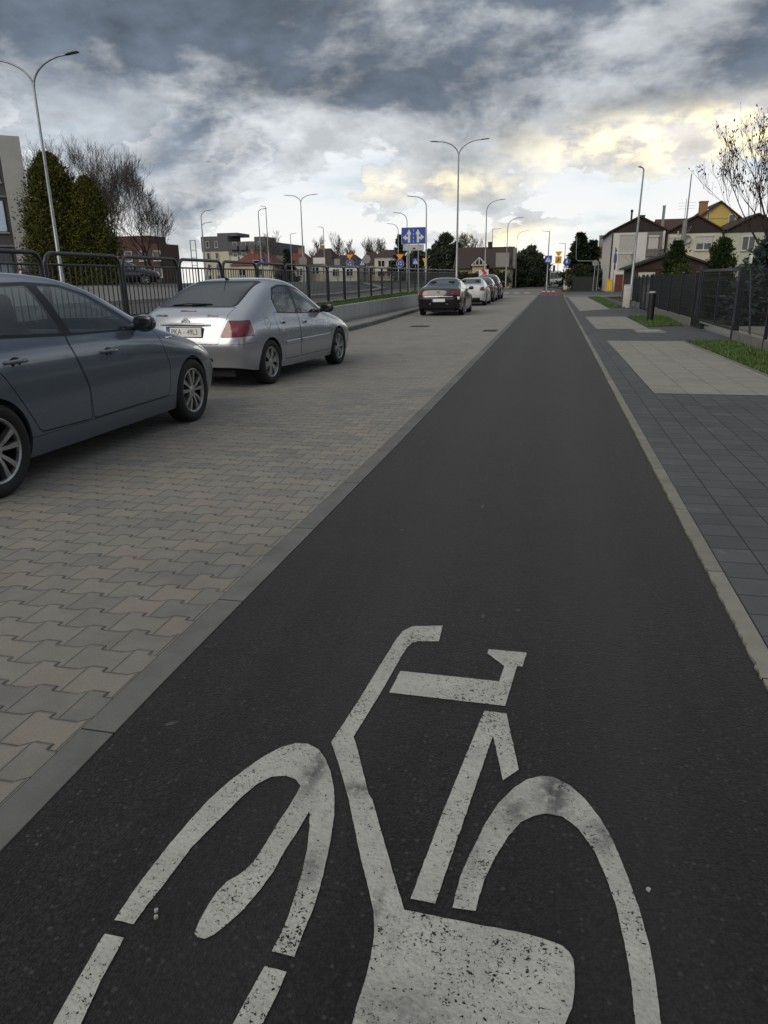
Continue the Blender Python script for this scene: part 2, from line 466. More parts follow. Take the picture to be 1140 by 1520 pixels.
def make_wheel(root, x, y, r, rim, sgn, spokes='pairs', steer=0.):
    w = MB(); W = .205
    # barrel, brake disc and hub
    w.lathe([(rim*.97, -W*.42), (rim*.97, W*.30)], 36)
    w.lathe([(.02, -.02), (rim*.66, -.02), (rim*.66, .0), (.02, .0)], 28)
    o = w.build('wheel', M_HUB, root, 30)
    o.location = (x, y, r); o.rotation_euler = (0, 0, steer if sgn > 0 else PI+steer)
    t = MB(); b = r - rim
    t.lathe([(rim*.96,-W*.36),(rim+.012,-W*.47),(rim+b*.55,-W*.52),(r-.018,-W*.47),(r-.004,-W*.40),(r,-W*.28),(r-.006,-W*.24),(r,-W*.2),(r,-W*.05),(r-.006,-W*.02),(r-.006,W*.02),(r,W*.05),(r,W*.2),(r-.006,W*.24),(r,W*.28),
             (r-.004,W*.40),(r-.018,W*.47),(rim+b*.55,W*.52),(rim+.012,W*.47),(rim*.96,W*.36)], 48)
    t.build('tyre', M_RUB, o, 40)
    m = MB()
    m.lathe([(rim*.91,W*.30),(rim*.93,W*.40),(rim*.985,W*.44),(rim*1.01,W*.43),(rim*1.0,W*.28)], 48)
    def spoke(a, w0, w1, tw=0.):
        ca, sa = math.cos(a), math.sin(a)
        def P(rr, off, h): return (h, rr*ca-off*sa, rr*sa+off*ca)
        r0, r1 = rim*.16, rim*.95; h0, h1 = W*.34, W*.385
        vs = []
        for rr, ww, hh, o_ in ((r0,w0,h0,0),(rim*.5,(w0+w1)/2*.92,h0+.012,tw*.5),(r1,w1,h1,tw)):
            vs += [P(rr,o_-ww,hh-.045),P(rr,o_-ww*.8,hh),P(rr,o_+ww*.8,hh),P(rr,o_+ww,hh-.045)]
        fs = []
        for k in (0,4):
            fs += [[k+i,k+i+1,k+i+5,k+i+4] for i in range(3)] + [[k+3,k,k+4,k+7]]
        m.add(vs, fs)
    if spokes == 'pairs':
        for k in range(5):
            a = 2*PI*k/5+.3
            spoke(a-.20, .013, .026, -.012); spoke(a+.20, .013, .026, .012)
    elif spokes == 'triple':
        for k in range(6):
            a = 2*PI*k/6+.2
            spoke(a, .026, .030)
            spoke(a+.26, .008, .011); spoke(a-.26, .008, .011)
    else:
        for k in range(7): spoke(2*PI*k/7+.1, .02, .028)
    m.lathe([(0,W*.37),(.028,W*.37),(.04,W*.35),(.062,W*.335),(.066,W*.2)], 24)
    for k in range(5):
        a = 2*PI*k/5
        m.lathe([(0,.0),(.009,.0),(.009,-.03)], 6, c=(W*.35, .05*math.cos(a), .05*math.sin(a)))
    rm = m.build('rim', M_RIM, o, 35)
    return o

def seats(root, yf, yr, zf=.28, wid=.36, n=2, wheel_y=None):
    for yy, kind in ((yf,'front'),(yr,'rear')):
        for sx in (-1,1):
            b = MB()
            x = sx*wid
            b.box(x-.24, x+.24, yy-.05, yy+.48, zf, zf+.24, .06)
            bm = bmesh.new(); bmesh.ops.create_cube(bm, size=1)
            for v in bm.verts:
                t = v.co.z+.5
                v.co = (x+v.co.x*(.50-.10*t), yy+v.co.y*.13-.20*t, zf+.2+t*.60)
            bmesh.ops.bevel(bm, geom=bm.edges[:], offset=.05, segments=3, profile=.5, affect='EDGES')
            b.bm(bm)
            bm = bmesh.new(); bmesh.ops.create_cube(bm, size=1)
            for v in bm.verts:
                t = v.co.z+.5
                v.co = (x+v.co.x*(.28-.03*t), yy-.24+v.co.y*.1-.03*t, zf+.84+t*.20)
            bmesh.ops.bevel(bm, geom=bm.edges[:], offset=.045, segments=3, profile=.5, affect='EDGES')
            b.bm(bm)
            b.tube([(x-.06,yy-.22,zf+.74),(x-.06,yy-.24,zf+.88)], .007, 6); b.tube([(x+.06,yy-.22,zf+.74),(x+.06,yy-.24,zf+.88)], .007, 6)
            b.build('seat', M_SEAT, root, 50)
    if wheel_y:
        s = MB()
        pts = []
        for k in range(25):
            a = 2*PI*k/24; pts.append((-wid+.185*math.cos(a), wheel_y-.185*math.sin(a)*.42, zf+.58+.185*math.sin(a)*.9))
        s.tube(pts, .016, 8, False)
        s.tube([(-wid,wheel_y,zf+.58),(-wid,wheel_y+.25,zf+.46)], .05, 8)
        s.tube([(-wid-.17,wheel_y,zf+.58),(-wid+.17,wheel_y,zf+.58)], .018, 6)
        s.build('steering_wheel', M_BLACK, root, 60)

def number_plate(root, x, y, z, txt, tilt=0., w=.52, h=.114):
    p = MB().box(-w/2-.012, w/2+.012, -.006, .012, -h/2-.012, h/2+.012, .004).build('number_plate', M_BLACK, root, 30, (x,y,z), (tilt,0,0))
    MB().box(-w/2+.047, w/2, -.0085, -.004, -h/2, h/2).build('plate_face', M_PLW, p)
    MB().box(-w/2, -w/2+.045, -.0087, -.004, -h/2, h/2).build('country_band', M_PLB, p)
    if txt:
        text_obj('PL', .034, M_PLW, 'lettering', p, (-w/2+.022, -.0095, -.032), (PI/2,0,0), .0005)
        st = MB()
        for k in range(12):
            a = 2*PI*k/12; st.box(-w/2+.022+.013*math.cos(a)-.0015, -w/2+.022+.013*math.cos(a)+.0015, -.0098, -.0088, .022+.013*math.sin(a)-.0015, .022+.013*math.sin(a)+.0015)
        st.build('star_ring', mat('star_yellow',(.8,.6,.05),.5,var=0), p)
        a, b = txt.split(' ')
        text_obj(a, .098, M_INK, 'lettering', p, (-.115, -.0095, 0), (PI/2,0,0), .0005, sx=.86)
        text_obj(b, .098, M_INK, 'lettering', p, (.128, -.0095, 0), (PI/2,0,0), .0005, sx=.83)
        MB().lathe([(0,0),(.012,0)], 16, 'y', (.0,-.0092,-.005)).build('sticker', mat('sticker',(.5,.5,.48),.4,var=.2), p)
    return p

def handle(root, sh, paint, x, y, z, sgn, flush=False):
    h, nn = sh.ray((sgn*2, y, z), (-sgn,0,0))
    if h is None: return
    xx = abs(h.x)
    rec = MB().lathe([(0,.001),(.040,.003),(.05,-.001)], 20, 'x')
    if not flush:
        o = MB().tube([(sgn*(xx-.005),y-.105,z+.002),(sgn*(xx+.028),y-.075,z+.004),(sgn*(xx+.034),y,z+.005),(sgn*(xx+.028),y+.075,z+.003),(sgn*(xx-.005),y+.105,z)], [.011,.014,.015,.014,.011], 10).build('door_handle', paint, root, 60)
        r = rec.build('handle_recess', M_BLACK, o, 40); r.location = (sgn*xx, y, z-.008); r.scale = (sgn,1.2,.8)
    else:
        o = MB().box(-.012, .016, -.06, .06, -.026, .030, .011).build('door_handle', paint, root, 40)
        o.location = (sgn*xx, y, z)
        MB().box(.012, .019, -.048, .03, -.012, .005, .002).build('handle_recess', M_BLACK, o, 40).scale = (1,1,1)
        if sgn < 0: o.rotation_euler = (0,0,PI)

def mirror(root, sh, m, x, y, z, sgn, w=.20, h=.13):
    bm = bmesh.new(); bmesh.ops.create_uvsphere(bm, u_segments=20, v_segments=14, radius=.5)
    for v in bm.verts:
        c = v.co
        if c.y < -.12: c.y = -.12 + (c.y+.12)*.08
        for i in range(3): pass
        k = 1 - .12*max(0, c.x)
        v.co = (c.x*w*1.05, c.y*.17*k*1.1, (abs(c.z)**.85*(1 if c.z>0 else -1))*h*k*1.05)
    b = MB(); b.bm(bm)
    b.tube([(-w*.62, .0, -h*.30), (-w*.3, 0, -h*.2), (0,0,0)], [.035,.032,.03], 10)
    o = b.build('side_mirror', m, root, 50)
    o.location = (sgn*(x+w*.55), y, z)
    if sgn < 0: o.scale = (-1,1,1)
    MB().box(-w*.40, w*.42, -.034, -.027, -h*.36, h*.36, .003).build('mirror_glass', M_MIRR, o, 30)
    return o

def build_car(S, root):
    paint = S['paint']
    V, F = car_cage(S['st'], S['dR'], S['dF'], S.get('crown', .06))
    sh = Shell(V, F, paint, S.get('levels', 3))
    yf, yr, r = S['yf'], S['yr'], S['r']
    A = S.get('arch', r*1.10)
    for y in (yf, yr):
        for x in ((.45,1.3), (-1.3,-.45)): sh.cut_cyl(y, r*1.0, A, *x)
    for nm, poly in S['side_glass']:
        for x in ((.35,1.3), (-1.3,-.35)):
            sh.piece(nm, poly, 'side', x, root, S.get('sglass', G_CAR))
    if S.get('side_trim'):
        for x in ((.35,1.3), (-1.3,-.35)): sh.piece('window_trim', S['side_trim'], 'side', x, root, M_BLACK)
    sh.piece('windscreen', S['windscreen'], 'top', (.7, 1.7), root, G_CAR)
    if 'rear_glass' in S:
        sh.piece('rear_window', S['rear_glass'], 'rear', S['rg_range'], root, S.get('rglass', G_CAR))
        if 'rear_trim' in S: sh.piece('window_trim', S['rear_trim'], 'rear', S['rg_range'], root, M_BLACK)
    for nm, poly, m in S.get('tail_pre', ()):
        for sx in (1,-1): sh.piece(nm, [(sx*a,b) for a,b in poly], 'rear', S['tail_range'], root, m)
    if 'tail' in S:
        for sx in (1,-1):
            t = sh.piece('tail_light', [(sx*a,b) for a,b in S['tail']], 'rear', S['tail_range'], root, M_RED, .002)
            if t and 'tail_in' in S:
                for nm, poly, m in S['tail_in']:
                    q = [(sx*a,b) for a,b in poly]
                    yy = [sh.ray((a,-4,b),(0,1,0))[0] for a,b in q]
                    if all(yy): MB().quad(*[(a,p.y-.004,b) for (a,b),p in zip(q,yy)][::sx]).build(nm, m, t)
    if 'head' in S:
        for sx in (1,-1): sh.piece('headlight', [(sx*a,b) for a,b in S['head']], 'rear', S['head_range'], root, M_HLAMP, .002)
    if 'gate' in S: sh.piece('tailgate', S['gate'], 'rear', S['gate_range'], root, None, .0025)
    if 'bumper' in S: sh.piece('bumper', S['bumper'], 'side', (-1.3,1.3), root, None, .002)
    if 'fbumper' in S: sh.piece('bumper', S['fbumper'], 'side', (-1.3,1.3), root, None, .002)
    if 'skirt' in S:
        for x in ((.35,1.3), (-1.3,-.35)): sh.piece('side_skirt', S['skirt'], 'side', x, root, None, .002)
    if 'flap' in S: sh.piece('fuel_flap', S['flap'], 'side', (.35,1.3), root, None, .0032)
    doors = []
    for poly in S['doors']:
        for x in ((.35,1.3), (-1.3,-.35)):
            doors.append(sh.piece('door', poly, 'side', x, root, None, .0038))
    body = sh.finish(sh.o.data, 'body', paint, root); bpy.data.objects.remove(sh.o)
    if 'hood' in S: pass
    # dark floor pan, engine bay and dashboard fill the shell
    u = MB()
    y0, y1 = S['st'][0][0]+.12, S['st'][-1][0]-.15
    u.box(-.60,.60,y0,y1,.17,.30); u.box(-.60,.60,yf-.55,yf+.3,.30,.62); u.box(-.60,.60,yr-.45,yr+.35,.30,.58)
    u.box(-.78,.78,yr+A+.05,yf-A-.05,.20,.29)
    u.build('underbody', M_INT, root)
    d = MB(); dy = S['dash']
    d.box(-.70,.70,dy,dy+.38,.55,S['dash_z'],.05); d.build('dashboard', M_INT, root, 40)
    if S.get('seats'): seats(root, *S['seats'], wheel_y=dy-.14, zf=S.get('zf', .27))
    d = MB(); d.box(-.66,.66,S['shelf'][0],S['shelf'][1],S['shelf'][2]-.02,S['shelf'][2]); d.build('parcel_shelf', M_INT, root)
    W = S['track']
    for y in (yf, yr):
        for sx in (1,-1): make_wheel(root, sx*W, y, r, S['rim'], sx, S['spokes'], 0)
    for (y, z) in S['handles']:
        for sx in (1,-1): handle(root, sh, S.get('handle_mat', paint), 0, y, z, sx, S.get('flush', False))
    for sx in (1,-1): mirror(root, sh, S.get('mirror_mat', M_BLACK), *S['mirror'], sx)
    return sh

def blue_hatch():
    paint = paint_mat('paint_blue_grey', (.112,.138,.178), .5, .26, .10)
    root = thing('hatchback', 'blue-grey hatchback parked nearest, cut off by the left edge of the photo', 'car', (-4.395, 5.34, 0), 0, 'cars parked on the paved lane')
    S = dict(paint=paint, yf=1.395, yr=-1.395, r=.318, rim=.222, track=.765, arch=.352, spokes='pairs',
        st=[(-2.16,.76,.30,.80,.95,.69,1.04,.60,1.06),(-1.98,.83,.24,.89,1.01,.77,1.20,.60,1.23),(-1.55,.868,.20,.935,1.03,.80,1.405,.60,1.44),
            (-.95,.872,.19,.93,1.03,.81,1.455,.62,1.485),(-.3,.872,.19,.915,1.005,.815,1.45,.625,1.48),(.24,.872,.19,.90,.985,.815,1.36,.635,1.415),(.62,.871,.19,.885,.97,.81,1.165,.645,1.215),
            (1.02,.87,.19,.86,.945,.80,.965,.71,.99),(1.5,.868,.20,.775,.845,.785,.865,.66,.90),(1.95,.83,.22,.62,.735,.73,.755,.55,.79),(2.12,.72,.26,.54,.64,.62,.68,.45,.71)],
        dR=(.05,.0,-.03,.0,.02,.06), dF=(-.05,.0,.05,.0,-.03,-.08),
        side_glass=[('door_window', rounded([(.53,.995),(.30,1.16),(.06,1.285),(-.18,1.348),(-.47,1.366),(-.40,1.018)],.03)),
                    ('door_window', rounded([(-.50,1.024),(-.58,1.368),(-1.0,1.36),(-1.33,1.275),(-1.40,1.065)],.03))],
        side_trim=[(.68,.978),(.38,1.155),(.10,1.30),(-.18,1.374),(-.56,1.395),(-1.02,1.386),(-1.38,1.30),(-1.62,1.16),(-1.66,1.075),(-1.4,1.04),(-.5,1.0)],
        windscreen=rounded([(-.66,.90),(.66,.90),(.55,.20),(-.55,.20)],.06),
        rear_glass=rounded([(-.50,1.10),(.50,1.10),(.46,1.32),(-.46,1.32)],.05), rg_range=(-2.6,-1.45),
        tail=rounded([(.50,.76),(.86,.78),(.86,.95),(.58,.95)],.03), tail_range=(-2.6,-1.95),
        bumper=[(-2.6,.1),(-2.6,.56),(-1.85,.60),(-1.72,.1)], fbumper=[(2.6,.1),(2.6,.56),(1.88,.58),(1.74,.1)],
        head=rounded([(.42,.60),(.80,.62),(.86,.76),(.55,.72)],.03), head_range=(1.5,2.6),
        skirt=[(1.06,.1),(1.06,.335),(-1.06,.335),(-1.06,.1)],
        doors=[rounded([(.90,.345),(.955,.6),(.80,.985),(-.47,1.03),(-.49,.95),(-.33,.60),(-.32,.345)],.04), rounded([(-.335,.345),(-.345,.60),(-.50,.95),(-.48,1.03),(-1.44,1.075),(-1.40,.98),(-1.21,.76),(-1.07,.55),(-.95,.36)],.04)],
        dash=.42, dash_z=.97, seats=(-.35,-1.15), shelf=(-2.0,-1.5,.98),
        handles=[(-.02,.845),(-1.10,.875)], handle_mat=paint, mirror=(.80,.50,1.04,),mirror_mat=paint_mat('paint_mirror_dark',(.03,.036,.05),.5,.25,.05))
    sh = build_car(S, root)
    # sill skirt, wing badge, roof drip line and bonnet edge
    for sx in (1,-1):
        h,_ = sh.ray((sx*2,1.02,.875),(-sx,0,0))
        b = MB().box(-.004,.006,-.055,.055,-.012,.012,.004).build('wing_badge', M_CHR, root, 30, (h.x,1.02,.875))
    # dark film of the driver's far door pocket etc. is left to the cabin
    return root

def silver_hatch():
    g_rear = glass_mat('tinted_glass',(.27,.31,.30),.0); GLASSES.append(g_rear)
    paint = paint_mat('paint_silver', (.40,.415,.45), .62, .27, .14)
    root = thing('hatchback', 'silver hatchback with plate PKA 49L3, angled on the lane before the fence', 'car', (-4.47, 10.86, 0), R(-5.6), 'cars parked on the paved lane')
    S = dict(paint=paint, yf=1.27, yr=-1.27, r=.305, rim=.205, track=.745, arch=.338, spokes='triple',
        st=[(-2.02,.805,.30,.72,.90,.72,1.00,.61,1.02),(-1.80,.845,.25,.75,.955,.765,1.055,.64,1.075),(-1.47,.847,.22,.78,.965,.775,1.19,.635,1.215),
            (-1.02,.85,.20,.78,.955,.78,1.395,.62,1.42),(-.35,.85,.19,.77,.935,.785,1.42,.625,1.45),(.24,.85,.19,.75,.905,.785,1.35,.625,1.39),
            (1.0,.845,.19,.72,.865,.77,.90,.68,.925),(1.5,.84,.20,.67,.79,.75,.81,.62,.84),(1.92,.80,.22,.57,.67,.70,.69,.5,.71),(2.10,.68,.26,.50,.57,.58,.60,.4,.62)],
        dR=(.03,.0,-.07,-.02,.03,.08), dF=(-.05,.0,.05,.0,-.03,-.08), crown=.05,
        side_glass=[('door_window', rounded([(.68,.905),(.38,1.10),(.10,1.245),(-.18,1.302),(-.24,.93)],.03)),
                    ('door_window', rounded([(-.31,.934),(-.26,1.305),(-.52,1.31),(-.76,1.27),(-.92,1.13),(-.90,.965)],.05))],
        side_trim=[(.78,.89),(.42,1.115),(.10,1.268),(-.22,1.327),(-.53,1.332),(-.78,1.29),(-.945,1.14),(-.92,.948),(-.3,.915)],
        windscreen=rounded([(-.64,.92),(.64,.92),(.54,.26),(-.54,.26)],.06),
        rear_glass=rounded([(-.565,1.075),(.565,1.075),(.50,1.365),(-.50,1.365)],.04), rg_range=(-2.6,-.85),
        rear_trim=rounded([(-.60,1.062),(.60,1.062),(.525,1.388),(-.525,1.388)],.04), rglass=g_rear,
        tail=rounded([(.52,.685),(1.0,.705),(1.0,.885),(.60,.90)],.03), tail_range=(-2.6,-1.73),
        tail_pre=[('reverse_light', rounded([(.63,.755),(.73,.76),(.74,.815),(.65,.815)],.02), M_REDC)],
        gate=rounded([(-.49,.605),(.49,.605),(.575,.90),(.61,1.055),(-.61,1.055),(-.575,.90)],.02), gate_range=(-2.6,-1.55),
        bumper=[(-2.6,.1),(-2.6,.60),(-1.63,.605),(-1.50,.45),(-1.5,.1)], fbumper=[(2.6,.1),(2.6,.50),(1.75,.55),(1.60,.1)],
        head=rounded([(.40,.54),(.80,.56),(.84,.68),(.5,.66)],.03), head_range=(1.5,2.6),
        doors=[rounded([(.90,.30),(.93,.55),(.82,.895),(-.28,.935),(-.29,.30)],.03), rounded([(-.305,.30),(-.295,.935),(-1.04,.965),(-1.06,.86),(-.985,.66),(-.88,.45),(-.80,.30)],.04)],
        flap=[(-1.30+.075*math.cos(a*PI/14), .835+.07*math.sin(a*PI/14)) for a in range(28)],
        dash=.48, dash_z=.88, seats=(-.25,-.95), zf=.22, shelf=(-1.8,-1.2,.93),
        handles=[(-.10,.79),(-.84,.82)], flush=True, mirror=(.78,.66,.965), mirror_mat=M_BLACK)
    sh = build_car(S, root)
    def yat(x,z):
        h,_ = sh.ray((x,-4,z),(0,1,0)); return h.y
    number_plate(root, 0, yat(0,.755)-.014, .755, 'PKA 49L3', R(-4))
    # plate handle bar with the two chevrons standing on it
    hb = MB()
    yb = yat(0,.845)
    hb.tube([(-.37,yat(.37,.84)-.006,.845),(-.2,yb-.016,.853),(0,yb-.02,.856),(.2,yb-.016,.853),(.37,yat(.37,.84)-.006,.845)], [.012,.019,.021,.019,.012], 10)
    hb.build('tailgate_bar', paint, root, 60)
    ch = MB(); ye = yat(0,.90)
    for k in (0,1):
        z0 = .862+k*.036
        for sx in (1,-1):
            ch.prism([(0,z0+.045),(sx*.062,z0),(sx*.062,z0-.022),(0,z0+.020)], ye-.016-.004*k, ye+.004, 'y')
    ch.build('chevron_emblem', mat('emblem_silver',(.62,.62,.63),.35,metal=.0,var=.05), root)
    dk = mat('badge_grey', (.06,.06,.062), .4, metal=.5, var=.1)
    text_obj('Xsara', .062, dk, 'lettering', root, (.385, yat(.385,.955)-.003, .955), (PI/2-.18,0,R(6)), .002, sx=1.15)
    text_obj('CITROËN', .042, dk, 'lettering', root, (-.385, yat(-.385,.955)-.003, .958), (PI/2-.18,0,R(-6)), .002, sx=1.1)
    y0 = yat(0,1.015)
    MB().box(-.115,.115,y0-.006,y0+.02,1.0,1.026,.005).build('brake_light', M_RED, root, 30)
    # rear wiper, aerial, tow-eye cover, exhaust corner, side rubbing strip, fuel flap
    wp = MB(); p0,_ = sh.ray((0,-4,1.10),(0,1,0))
    wp.tube([(-.03,yat(-.03,1.085)-.02,1.085),(.10,yat(.1,1.10)-.03,1.10),(.26,yat(.26,1.10)-.02,1.095)], [.013,.010,.006], 6)
    wp.tube([(-.34,yat(-.34,1.085)-.016,1.085),(-.1,yat(-.1,1.10)-.022,1.105),(.22,yat(.22,1.10)-.018,1.10)], .008, 6)
    wp.build('rear_wiper', M_BLACK, root, 60)
    h,_ = sh.ray((.0,-.88,4),(0,0,-1))
    ae = MB(); ae.tube([(0,-.88,h.z-.005),(0,-.93,h.z+.02)], [.03,.014], 10); ae.tube([(0,-.92,h.z+.012),(-.02,-1.10,h.z+.17)], [.006,.003], 6)
    ae.build('roof_aerial', M_BLACK, root, 50)
    MB().box(-.035,.03,yat(.36,.42)-.004,yat(.36,.42)+.01,.385,.425,.004).build('tow_cover', M_BLACK, root, 30, (.34,0,0))
    for sx in (1,-1):
        for y0_, y1_ in ((-.80,-.32),(-.27,.86)):
            vs=[]; N=8
            for i in range(N+1):
                y=y0_+(y1_-y0_)*i/N
                for z in (.50,.53,.56):
                    hh,_=sh.ray((sx*2,y,z),(-sx,0,0)); vs.append((hh.x+sx*(.010 if z==.53 else .001),y,z))
            fs=[[3*i+j,3*i+j+1,3*i+4+j,3*i+3+j] for i in range(N) for j in range(2)]
            MB().add(vs,fs).build('rubbing_strip', paint, root, 60)
    return root

def sedan(label, loc, rz, paint, white=False):
    root = thing('sedan', label, 'car', loc, rz, 'cars parked on the paved lane')
    S = dict(paint=paint, yf=1.355, yr=-1.355, r=.325, rim=.215, track=.785, arch=.358, spokes='plain', levels=2,
        st=[(-2.34,.80,.30,.80,.97,.73,1.035,.63,1.055),(-2.10,.875,.24,.84,1.02,.80,1.085,.69,1.11),(-1.62,.90,.2,.84,1.02,.82,1.14,.66,1.17),
            (-1.0,.91,.2,.83,1.0,.83,1.36,.59,1.40),(-.4,.91,.19,.82,.98,.835,1.41,.60,1.46),(.2,.91,.19,.80,.965,.835,1.36,.61,1.42),
            (1.1,.905,.19,.77,.93,.81,.965,.70,.99),(1.6,.895,.20,.71,.85,.79,.875,.66,.90),(2.1,.86,.22,.62,.74,.73,.78,.55,.80),(2.36,.72,.26,.54,.63,.6,.67,.42,.69)],
        dR=(.04,.0,-.06,-.02,.02,.06), dF=(-.05,.0,.05,.0,-.03,-.08),
        side_glass=[('door_window', rounded([(.78,.955),(.42,1.13),(.06,1.26),(-.30,1.315),(-.34,.985)],.03)),
                    ('door_window', rounded([(-.42,.99),(-.38,1.318),(-.75,1.312),(-1.10,1.22),(-1.36,1.08),(-1.34,1.03)],.03))],
        side_trim=[(.88,.945),(.44,1.145),(.06,1.278),(-.34,1.335),(-.76,1.33),(-1.12,1.237),(-1.42,1.08),(-1.40,1.02),(-.4,.972)],
        windscreen=rounded([(-.66,1.0),(.66,1.0),(.56,.30),(-.56,.30)],.06),
        rear_glass=rounded([(-.60,1.135),(.60,1.135),(.50,1.37),(-.50,1.37)],.05), rg_range=(-2.05,-.85), rglass=G_DARK,
        tail=rounded([(.40,.80),(.99,.79),(.99,.965),(.44,.945)],.03) if not white else rounded([(.60,.79),(.99,.76),(.99,.98),(.64,.955)],.03), tail_range=(-2.8,-2.02),
        tail_in=[('lamp_window',[(.52,.83),(.74,.83),(.74,.865),(.52,.865)],mat('lamp_bright',(.75,.32,.28),.2,var=.1,coat=.6))],
        gate=rounded([(-.62,.72),(.62,.72),(.66,1.0),(.66,1.09),(-.66,1.09),(-.66,1.0)],.03), gate_range=(-2.8,-1.95),
        bumper=[(-2.8,.1),(-2.8,.70),(-2.0,.70),(-1.75,.5),(-1.72,.1)], fbumper=[(2.8,.1),(2.8,.56),(1.95,.58),(1.75,.1)],
        head=rounded([(.45,.60),(.85,.62),(.88,.74),(.55,.72)],.03), head_range=(1.6,2.6),
        doors=[rounded([(.95,.30),(.97,.6),(.86,.95),(-.36,.985),(-.37,.30)],.04), rounded([(-.385,.30),(-.375,.985),(-1.36,1.02),(-1.20,.8),(-1.08,.55),(-.95,.30)],.04)],
        dash=.55, dash_z=.93, seats=(-.25,-1.05), shelf=(-1.75,-1.25,1.05),
        handles=[(-.22,.86),(-1.08,.89)], mirror=(.82,.74,1.02), mirror_mat=paint)
    sh = build_car(S, root)
    def yat(x,z): return sh.ray((x,-4,z),(0,1,0))[0].y
    if not white:
        number_plate(root, 0, yat(0,.60)-.012, .60, None)
        MB().tube([(-.56,yat(-.56,.735)-.008,.735),(0,yat(0,.735)-.014,.742),(.56,yat(.56,.735)-.008,.735)], .015, 8).build('chrome_strip', M_CHR, root, 60)
        for sx in (1,-1): MB().tube([(sx*.30,yat(sx*.30,.455)-.006,.46),(sx*.84,yat(sx*.80,.455)+.03,.47)], .016, 8).build('chrome_strip', M_CHR, root, 60)
        yb = yat(0,.88)-.012
        em = MB()
        em.lathe([(.052,.0),(.058,-.006),(.064,.0)], 28, 'y')
        for pts in ([(-.034,.044),(-.012,-.0),(0,.024),(.012,0),(.034,.044)],[(-.052,.018),(-.024,-.046),(0,.004),(.024,-.046),(.052,.018)]):
            em.tube([(x,-.003,z) for x,z in pts], .0055, 6)
        em.build('round_emblem', M_CHR, root, 50, (0,yb,.90))
        MB().box(-.10,.07,-.004,.004,-.05,.05,.003).build('sticker', M_PLW, root, 30, (.74,yat(.74,.70)-.004,.68))
    else:
        number_plate(root, 0, yat(0,.84)-.012, .80, None)
        MB().box(-.62,.62,yat(0,.38)-.015,yat(0,.38)+.08,.27,.43,.02).build('bumper_insert', M_BLACK, root, 40)
    return root

def suv():
    paint = paint_mat('paint_black_suv', (.012,.012,.014), .3, .25, .15)
    root = thing('suv', 'tall dark car at the far end of the parked row', 'car', (-4.33, 53.0, 0), 0, 'cars parked on the paved lane')
    S = dict(paint=paint, yf=1.33, yr=-1.33, r=.345, rim=.225, track=.79, arch=.39, spokes='plain', levels=2,
        st=[(-2.2,.80,.38,.92,1.08,.74,1.16,.66,1.18),(-2.05,.88,.32,.94,1.10,.80,1.45,.62,1.49),(-1.6,.905,.28,.94,1.10,.82,1.58,.62,1.63),
            (-1.0,.91,.27,.93,1.09,.83,1.60,.62,1.66),(-.3,.91,.27,.92,1.07,.83,1.60,.62,1.66),(.25,.91,.27,.90,1.05,.83,1.52,.63,1.58),
            (1.05,.905,.27,.88,1.02,.82,1.05,.72,1.08),(1.5,.90,.28,.82,.95,.80,.98,.68,1.0),(2.0,.86,.30,.72,.86,.76,.89,.6,.91),(2.2,.74,.34,.62,.72,.64,.75,.5,.78)],
        dR=(.03,.0,-.05,-.02,.0,.03), dF=(-.05,.0,.05,.0,-.03,-.06),
        side_glass=[('door_window', rounded([(.74,1.05),(.40,1.25),(.1,1.42),(-.28,1.50),(-.32,1.08)],.03)),
                    ('door_window', rounded([(-.40,1.085),(-.36,1.505),(-1.0,1.50),(-1.25,1.45),(-1.2,1.11)],.03))],
        side_trim=[(.84,1.04),(.42,1.27),(.1,1.44),(-.3,1.52),(-1.0,1.52),(-1.6,1.46),(-1.85,1.30),(-1.80,1.12),(-.4,1.07)],
        windscreen=rounded([(-.68,.98),(.68,.98),(.58,.30),(-.58,.30)],.06),
        rear_glass=rounded([(-.58,1.14),(.58,1.14),(.54,1.50),(-.54,1.50)],.06), rg_range=(-2.6,-1.75), rglass=G_DARK,
        tail=rounded([(.60,.84),(.99,.86),(.99,1.20),(.68,1.18)],.03), tail_range=(-2.6,-1.95),
        gate=rounded([(-.60,.70),(.60,.70),(.62,1.54),(-.62,1.54)],.03), gate_range=(-2.6,-1.9),
        bumper=[(-2.6,.1),(-2.6,.68),(-1.85,.68),(-1.75,.1)],
        doors=[rounded([(.92,.38),(.95,.7),(.84,1.05),(-.34,1.08),(-.36,.38)],.04), rounded([(-.375,.38),(-.36,1.08),(-1.28,1.11),(-1.2,.9),(-1.0,.6),(-.92,.38)],.04)],
        dash=.5, dash_z=1.02, seats=(-.25,-1.05), zf=.4, shelf=(-2.0,-1.5,1.05),
        handles=[(-.2,.94),(-1.02,.96)], mirror=(.82,.72,1.12), mirror_mat=paint)
    sh = build_car(S, root)
    number_plate(root, 0, sh.ray((0,-4,.80),(0,1,0))[0].y-.012, .80, None)
    return root

